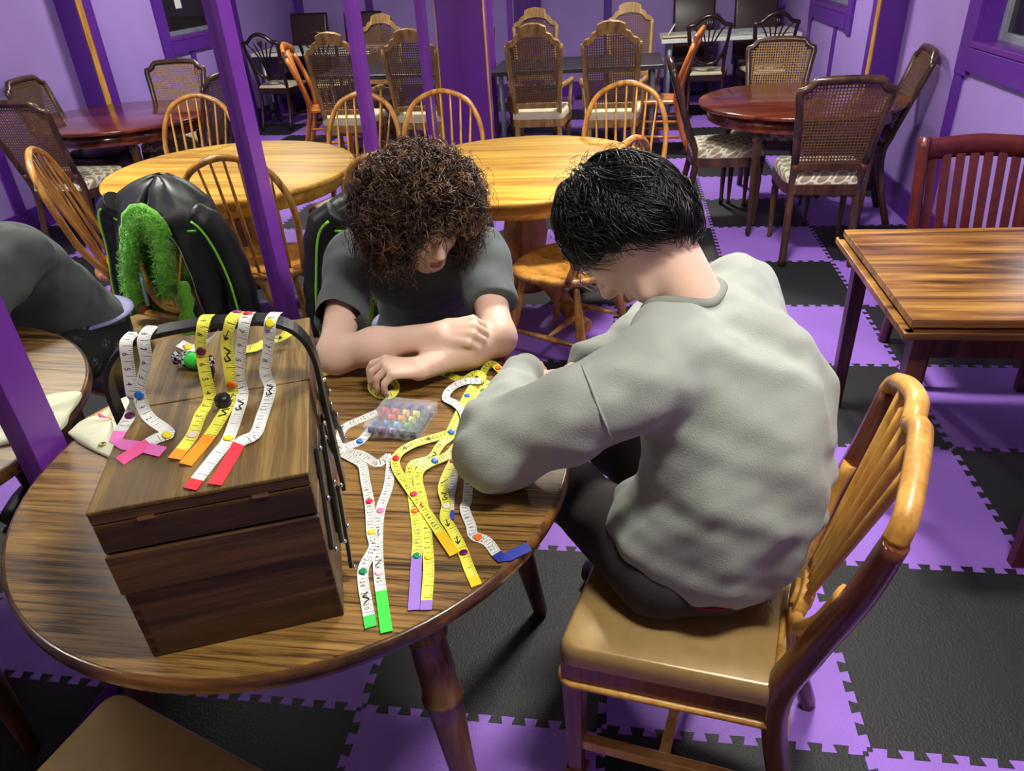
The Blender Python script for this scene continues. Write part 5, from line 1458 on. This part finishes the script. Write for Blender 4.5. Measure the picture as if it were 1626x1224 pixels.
tp('yellow tape in the middle of the tangled strands', [(778, 605, zt+.01), (763, 628, zt+.008), (748, 655, zt+.008), (737, 690, zt+.008)], True, 24, 1, [(.2, GREEN), (.45, (150, 40, 120))], None, (), group=g1)
tp('thin white tape curled into a loop over the yellow strands', [(765, 605, zt+.014), (738, 606, zt+.014), (716, 617, zt+.01), (708, 632, zt+.004), (722, 640, zt+.008), (734, 652, zt+.012), (738, 668, zt+.012), (733, 690, zt+.01)], False, 5, 1, [(.75, (30, 130, 210))], None, (), group=g1)
tp('yellow tape coiled under the hand of the curly-haired person', [(588, 606, TZ+.011), (590, 618, TZ+.011), (604, 627, TZ+.011), (622, 626, TZ+.011), (630, 614, TZ+.011), (622, 604, TZ+.011), (604, 600, TZ+.011)], True, 40, 1, (), None, [(.4, 'curl'), (.7, 'arrow')], side=(0, -.9, .35), group=g1)
BZ = OB[2]+hz[4]
b0, b1 = BZ+.003, BZ+.006
tp('white tape with a pink tab at the left end of the handle', [(214, 528, (0, .285)), (206, 535, (0, .262)), (200, 548, (0, .238)), (205, 590, (0, .236)), (210, 632, (0, .234)), (207, 658, b0+.003), (188, 690, b0), (186, 704, b0), (215, 708, b0), (259, 718, b0)], False, 9, -1, [(.52, PUR)], ((226, 110, 190), .36), (), group=g2)
tp('narrow white tape with a blue snap beside the pink-tabbed one', [(244, 518, (0, .285)), (236, 524, (0, .262)), (228, 540, (0, .238)), (232, 575, (0, .236)), (223, 612, (0, .234)), (223, 634, (0, .232)), (236, 662, b0), (268, 688, b0), (245, 698, b0+.003), (190, 733, b0)], False, 10, -1, [(.42, (30, 110, 200)), (.78, YEL)], ((226, 90, 150), .14), (), group=g2)
tp('yellow tape numbered ten down to one over the handle', [(332, 500, (0, .285)), (327, 504, (0, .262)), (322, 518, (0, .238)), (319, 548, (0, .236)), (326, 595, (0, .234)), (333, 632, (0, .232)), (318, 660, b0+.002), (305, 692, b0), (277, 729, b0)], True, 11, -1, [(.28, (88, 20, 60)), (.82, (230, 200, 206))], ((240, 140, 30), .07), (), group=g2)
tp('yellow tape with bold black arrows and an orange tab', [(380, 495, (0, .285)), (374, 499, (0, .262)), (366, 512, (0, .238)), (360, 545, (0, .236)), (366, 595, (0, .234)), (369, 630, (0, .232)), (352, 662, b0+.002), (330, 696, b0), (294, 738, b0)], True, 12, 1, [(.04, (150, 40, 130)), (.45, ORG)], ((244, 140, 20), .2), [(.2, 'arrow'), (.3, 'curl'), (.52, 'arrow'), (.63, 'zig')], group=g2, nums=False)
tp('white tape with a small red tip and a yellow snap', [(397, 496, (0, .285)), (393, 500, (0, .262)), (388, 513, (0, .237)), (383, 550, (0, .235)), (379, 595, (0, .233)), (385, 628, (0, .231)), (372, 672, b0), (360, 702, b0+.002), (346, 720, b0), (301, 777, b0)], False, 10, -1, [(.05, RED), (.72, YEL)], ((206, 40, 56), .05), [(.5, 'curl')], group=g2)
tp('white tape ending in a long red tab', [(440, 496, (0, .285)), (435, 500, (0, .262)), (429, 513, (0, .238)), (427, 545, (0, .236)), (421, 590, (0, .234)), (429, 618, (0, .232)), (416, 662, b0), (405, 690, b0+.003), (382, 702, b0+.004), (370, 722, b0), (341, 770, b0)], False, 4, 1, [(.12, YEL)], ((214, 48, 62), .22), [(.42, 'curl')], group=g2)
tp('short white tape end hanging behind the handle on the lid', [(285, 545, BZ+.01), (305, 553, BZ+.004), (328, 545, BZ+.01), (345, 528, BZ+.04)], False, 4, 1, [(.2, YEL)], None, (), group=g2)
tp('short yellow tape end twisted behind the handle', [(380, 556, b0), (405, 552, BZ+.01), (424, 543, BZ+.006), (448, 535, BZ+.02), (470, 518, BZ+.03)], True, 20, 1, (), None, [(.7, 'arrow')], group=g2, nums=False)
tp('yellow tape end showing between the box and the resting elbow', [(506, 560, TZ+.004), (512, 582, TZ+.004), (520, 596, zt)], True, 5, 1, (), None, (), group=g1)

# ------------------------------------------------------------------ box of bobbins
bc = at(639, 672, TZ); bbz = math.radians(-8)
t = thing('bobbin_case', 'clear plastic case of colourful thread bobbins', 'case', (bc[0], bc[1], TZ), bbz)
cw, cd, chh = .124, .122, .026
def wallbox(z0, z1, w_, d2, th=.0018):
    m_ = MB(); m_.box((0, 0, (z0 if z0 < .01 else z1)+(.001 if z0 < .01 else -.001)), (w_, d2, .002))
    for s in (-1, 1): m_.box((s*(w_-th)/2, 0, (z0+z1)/2), (th, d2, z1-z0)); m_.box((0, s*(d2-th)/2, (z0+z1)/2), (w_, th, z1-z0))
    return m_
obj('case_body', wallbox(0, .018, cw, cd), M['clear'], t)
lid_ = obj('case_lid', wallbox(.0185, chh, cw+.002, cd+.002), M['clear'], t)
dv = MB()
for k in range(1, 5): dv.box((-cw/2+cw*k/5, 0, .01), (.0012, cd-.004, .015))
for k in range(1, 5): dv.box((0, -cd/2+cd*k/5, .007), (cw-.004, .0012, .009))
obj('dividers', dv, M['clear'], t)
for x in (-.035, .035): obj('latch', MB().box((x, cd/2+.003, .018), (.014, .004, .012)), M['clear'], lid_)
for y in (-.04, .04): obj('latch', MB().box((-cw/2-.003, y, .018), (.005, .012, .008)), M['clear'], lid_)
pal = [[(74, 80, 150), (80, 76, 160), (78, 80, 168), (60, 72, 170), (150, 160, 180)], [(214, 60, 80), (232, 90, 100), (250, 200, 150), (230, 230, 120), (24, 92, 90)],
       [(150, 50, 70), (226, 80, 80), (250, 170, 30), (200, 222, 90), (20, 90, 92)], [(40, 100, 170), (40, 130, 200), (120, 180, 220), (90, 170, 100), (18, 84, 86)], [(60, 70, 140), (130, 60, 150), (150, 140, 190), (110, 120, 130), (20, 80, 84)]]
cnames = [['slate blue', 'indigo', 'violet blue', 'royal blue', 'pale grey'], ['crimson', 'coral pink', 'peach', 'pale yellow', 'dark teal'], ['maroon', 'salmon red', 'amber', 'lime', 'deep teal'],
          ['steel blue', 'sky blue', 'powder blue', 'leaf green', 'bottle green'], ['navy', 'purple', 'lilac', 'grey', 'blackish green']]
cr_, sr_ = math.cos(bbz), math.sin(bbz)
bob_core = MB().lathe([(.0085, -.0055), (.0085, -.0045), (.0075, -.0043), (.0075, .0043), (.0085, .0045), (.0085, .0055)], 14, R=fr((1, 0, 0)))
for r in range(5):
    for c in range(5):
        lx, ly = -cw/2+cw*(c+.5)/5, cd/2-cd*(r+.5)/5
        o = obj('thread_bobbin', bob_core, flat(pal[r][c])); o.location = (bc[0]+lx*cr_-ly*sr_, bc[1]+lx*sr_+ly*cr_, TZ+.0112); o.rotation_euler = (0, 0, bbz)
        tag(o, 'thread bobbin wound with %s thread in the clear case' % cnames[r][c], 'bobbin', 'bobbins in the clear plastic case')

# ------------------------------------------------------------------ canvas pouch, sweet, other small things
pts = [(100, 690), (128, 676), (160, 660), (192, 640), (222, 628), (250, 640), (240, 680), (222, 715), (188, 731), (160, 722), (128, 706)]
Q = np.array([at(x, y, TZ)[:2] for x, y in pts]); Q[:, 0] = np.maximum(Q[:, 0], -.602); c0 = Q.mean(0)
t = thing('canvas_pouch', 'cream canvas pouch with a brass eyelet lying beside the sewing box', 'pouch', (c0[0], c0[1], TZ))
E_ = spline([(*(q-c0), 0) for q in Q]+[(*(Q[0]-c0), 0)], 4)[:-1]
P = [[(x, y, .002) for x, y, _ in E_], [(x*1., y*1., .007) for x, y, _ in E_]]
for s in (.96, .8, .6, .4, .2, .02): P.append([(x*s, y*s, .009+.012*(1-s*s)+.0025*math.sin(x*60+y*43)) for x, y, _ in E_])
obj('pouch_cloth', MB().surf(P[::-1], True, True), M['canvas'], t)
g_ = at(163, 706, TZ+.012)-np.array((c0[0], c0[1], TZ))
obj('eyelet', MB().lathe([(.0035, 0), (.0035, .002), (.0075, .002), (.0085, 0)], 16, (g_[0], g_[1], .0135)), M['brass'], t)
for (x0, y0), (x1, y1), c_ in (((157, 658), (168, 664), (214, 60, 150)), ((172, 660), (186, 668), (250, 190, 150))):
    a = at(x0, y0, TZ+.02)-np.array((c0[0], c0[1], TZ)); b_ = at(x1, y1, TZ+.02)-np.array((c0[0], c0[1], TZ))
    obj('paint_stroke', MB().bar(a, b_, .006, .003), flat(c_), t)
pc_ = at(310, 584, BZ)
t = thing('wrapped_sweet', 'small green sweet in clear chequered wrapper on the back lid', 'sweet', (pc_[0], pc_[1], BZ), -.5)
obj('sweet', MB().lathe([(.0004, -.022), (.011, -.018), (.0145, -.008), (.0145, .008), (.011, .018), (.0004, .022)], 16, (0, 0, .0146), fr((1, .3, 0))), flat((52, 200, 70), .3), t)
wr = MB().lathe([(.0152, -.006), (.0135, -.019), (.004, -.026), (.012, -.036)], 16, (0, 0, .0156), fr((1, .3, 0)), caps=False).lathe([(.0135, .019), (.004, .027), (.013, .037)], 16, (0, 0, .0156), fr((1, .3, 0)), caps=False)
mm, nt, b = new_mat('chequered_foil'); ck = N(nt, 'ShaderNodeTexChecker', Scale=140.); ck.inputs[1].default_value = (.02, .02, .02, 1); ck.inputs[2].default_value = (.75, .75, .78, 1)
nt.links.new(coords(nt), ck.inputs['Vector']); nt.links.new(ck.outputs['Color'], b.inputs['Base Color']); b.inputs['Roughness'].default_value = .2; b.inputs['Metallic'].default_value = .4
o = obj('wrapper', wr, mm, t); s_ = o.modifiers.new('solid', 'SOLIDIFY'); s_.thickness = .0006
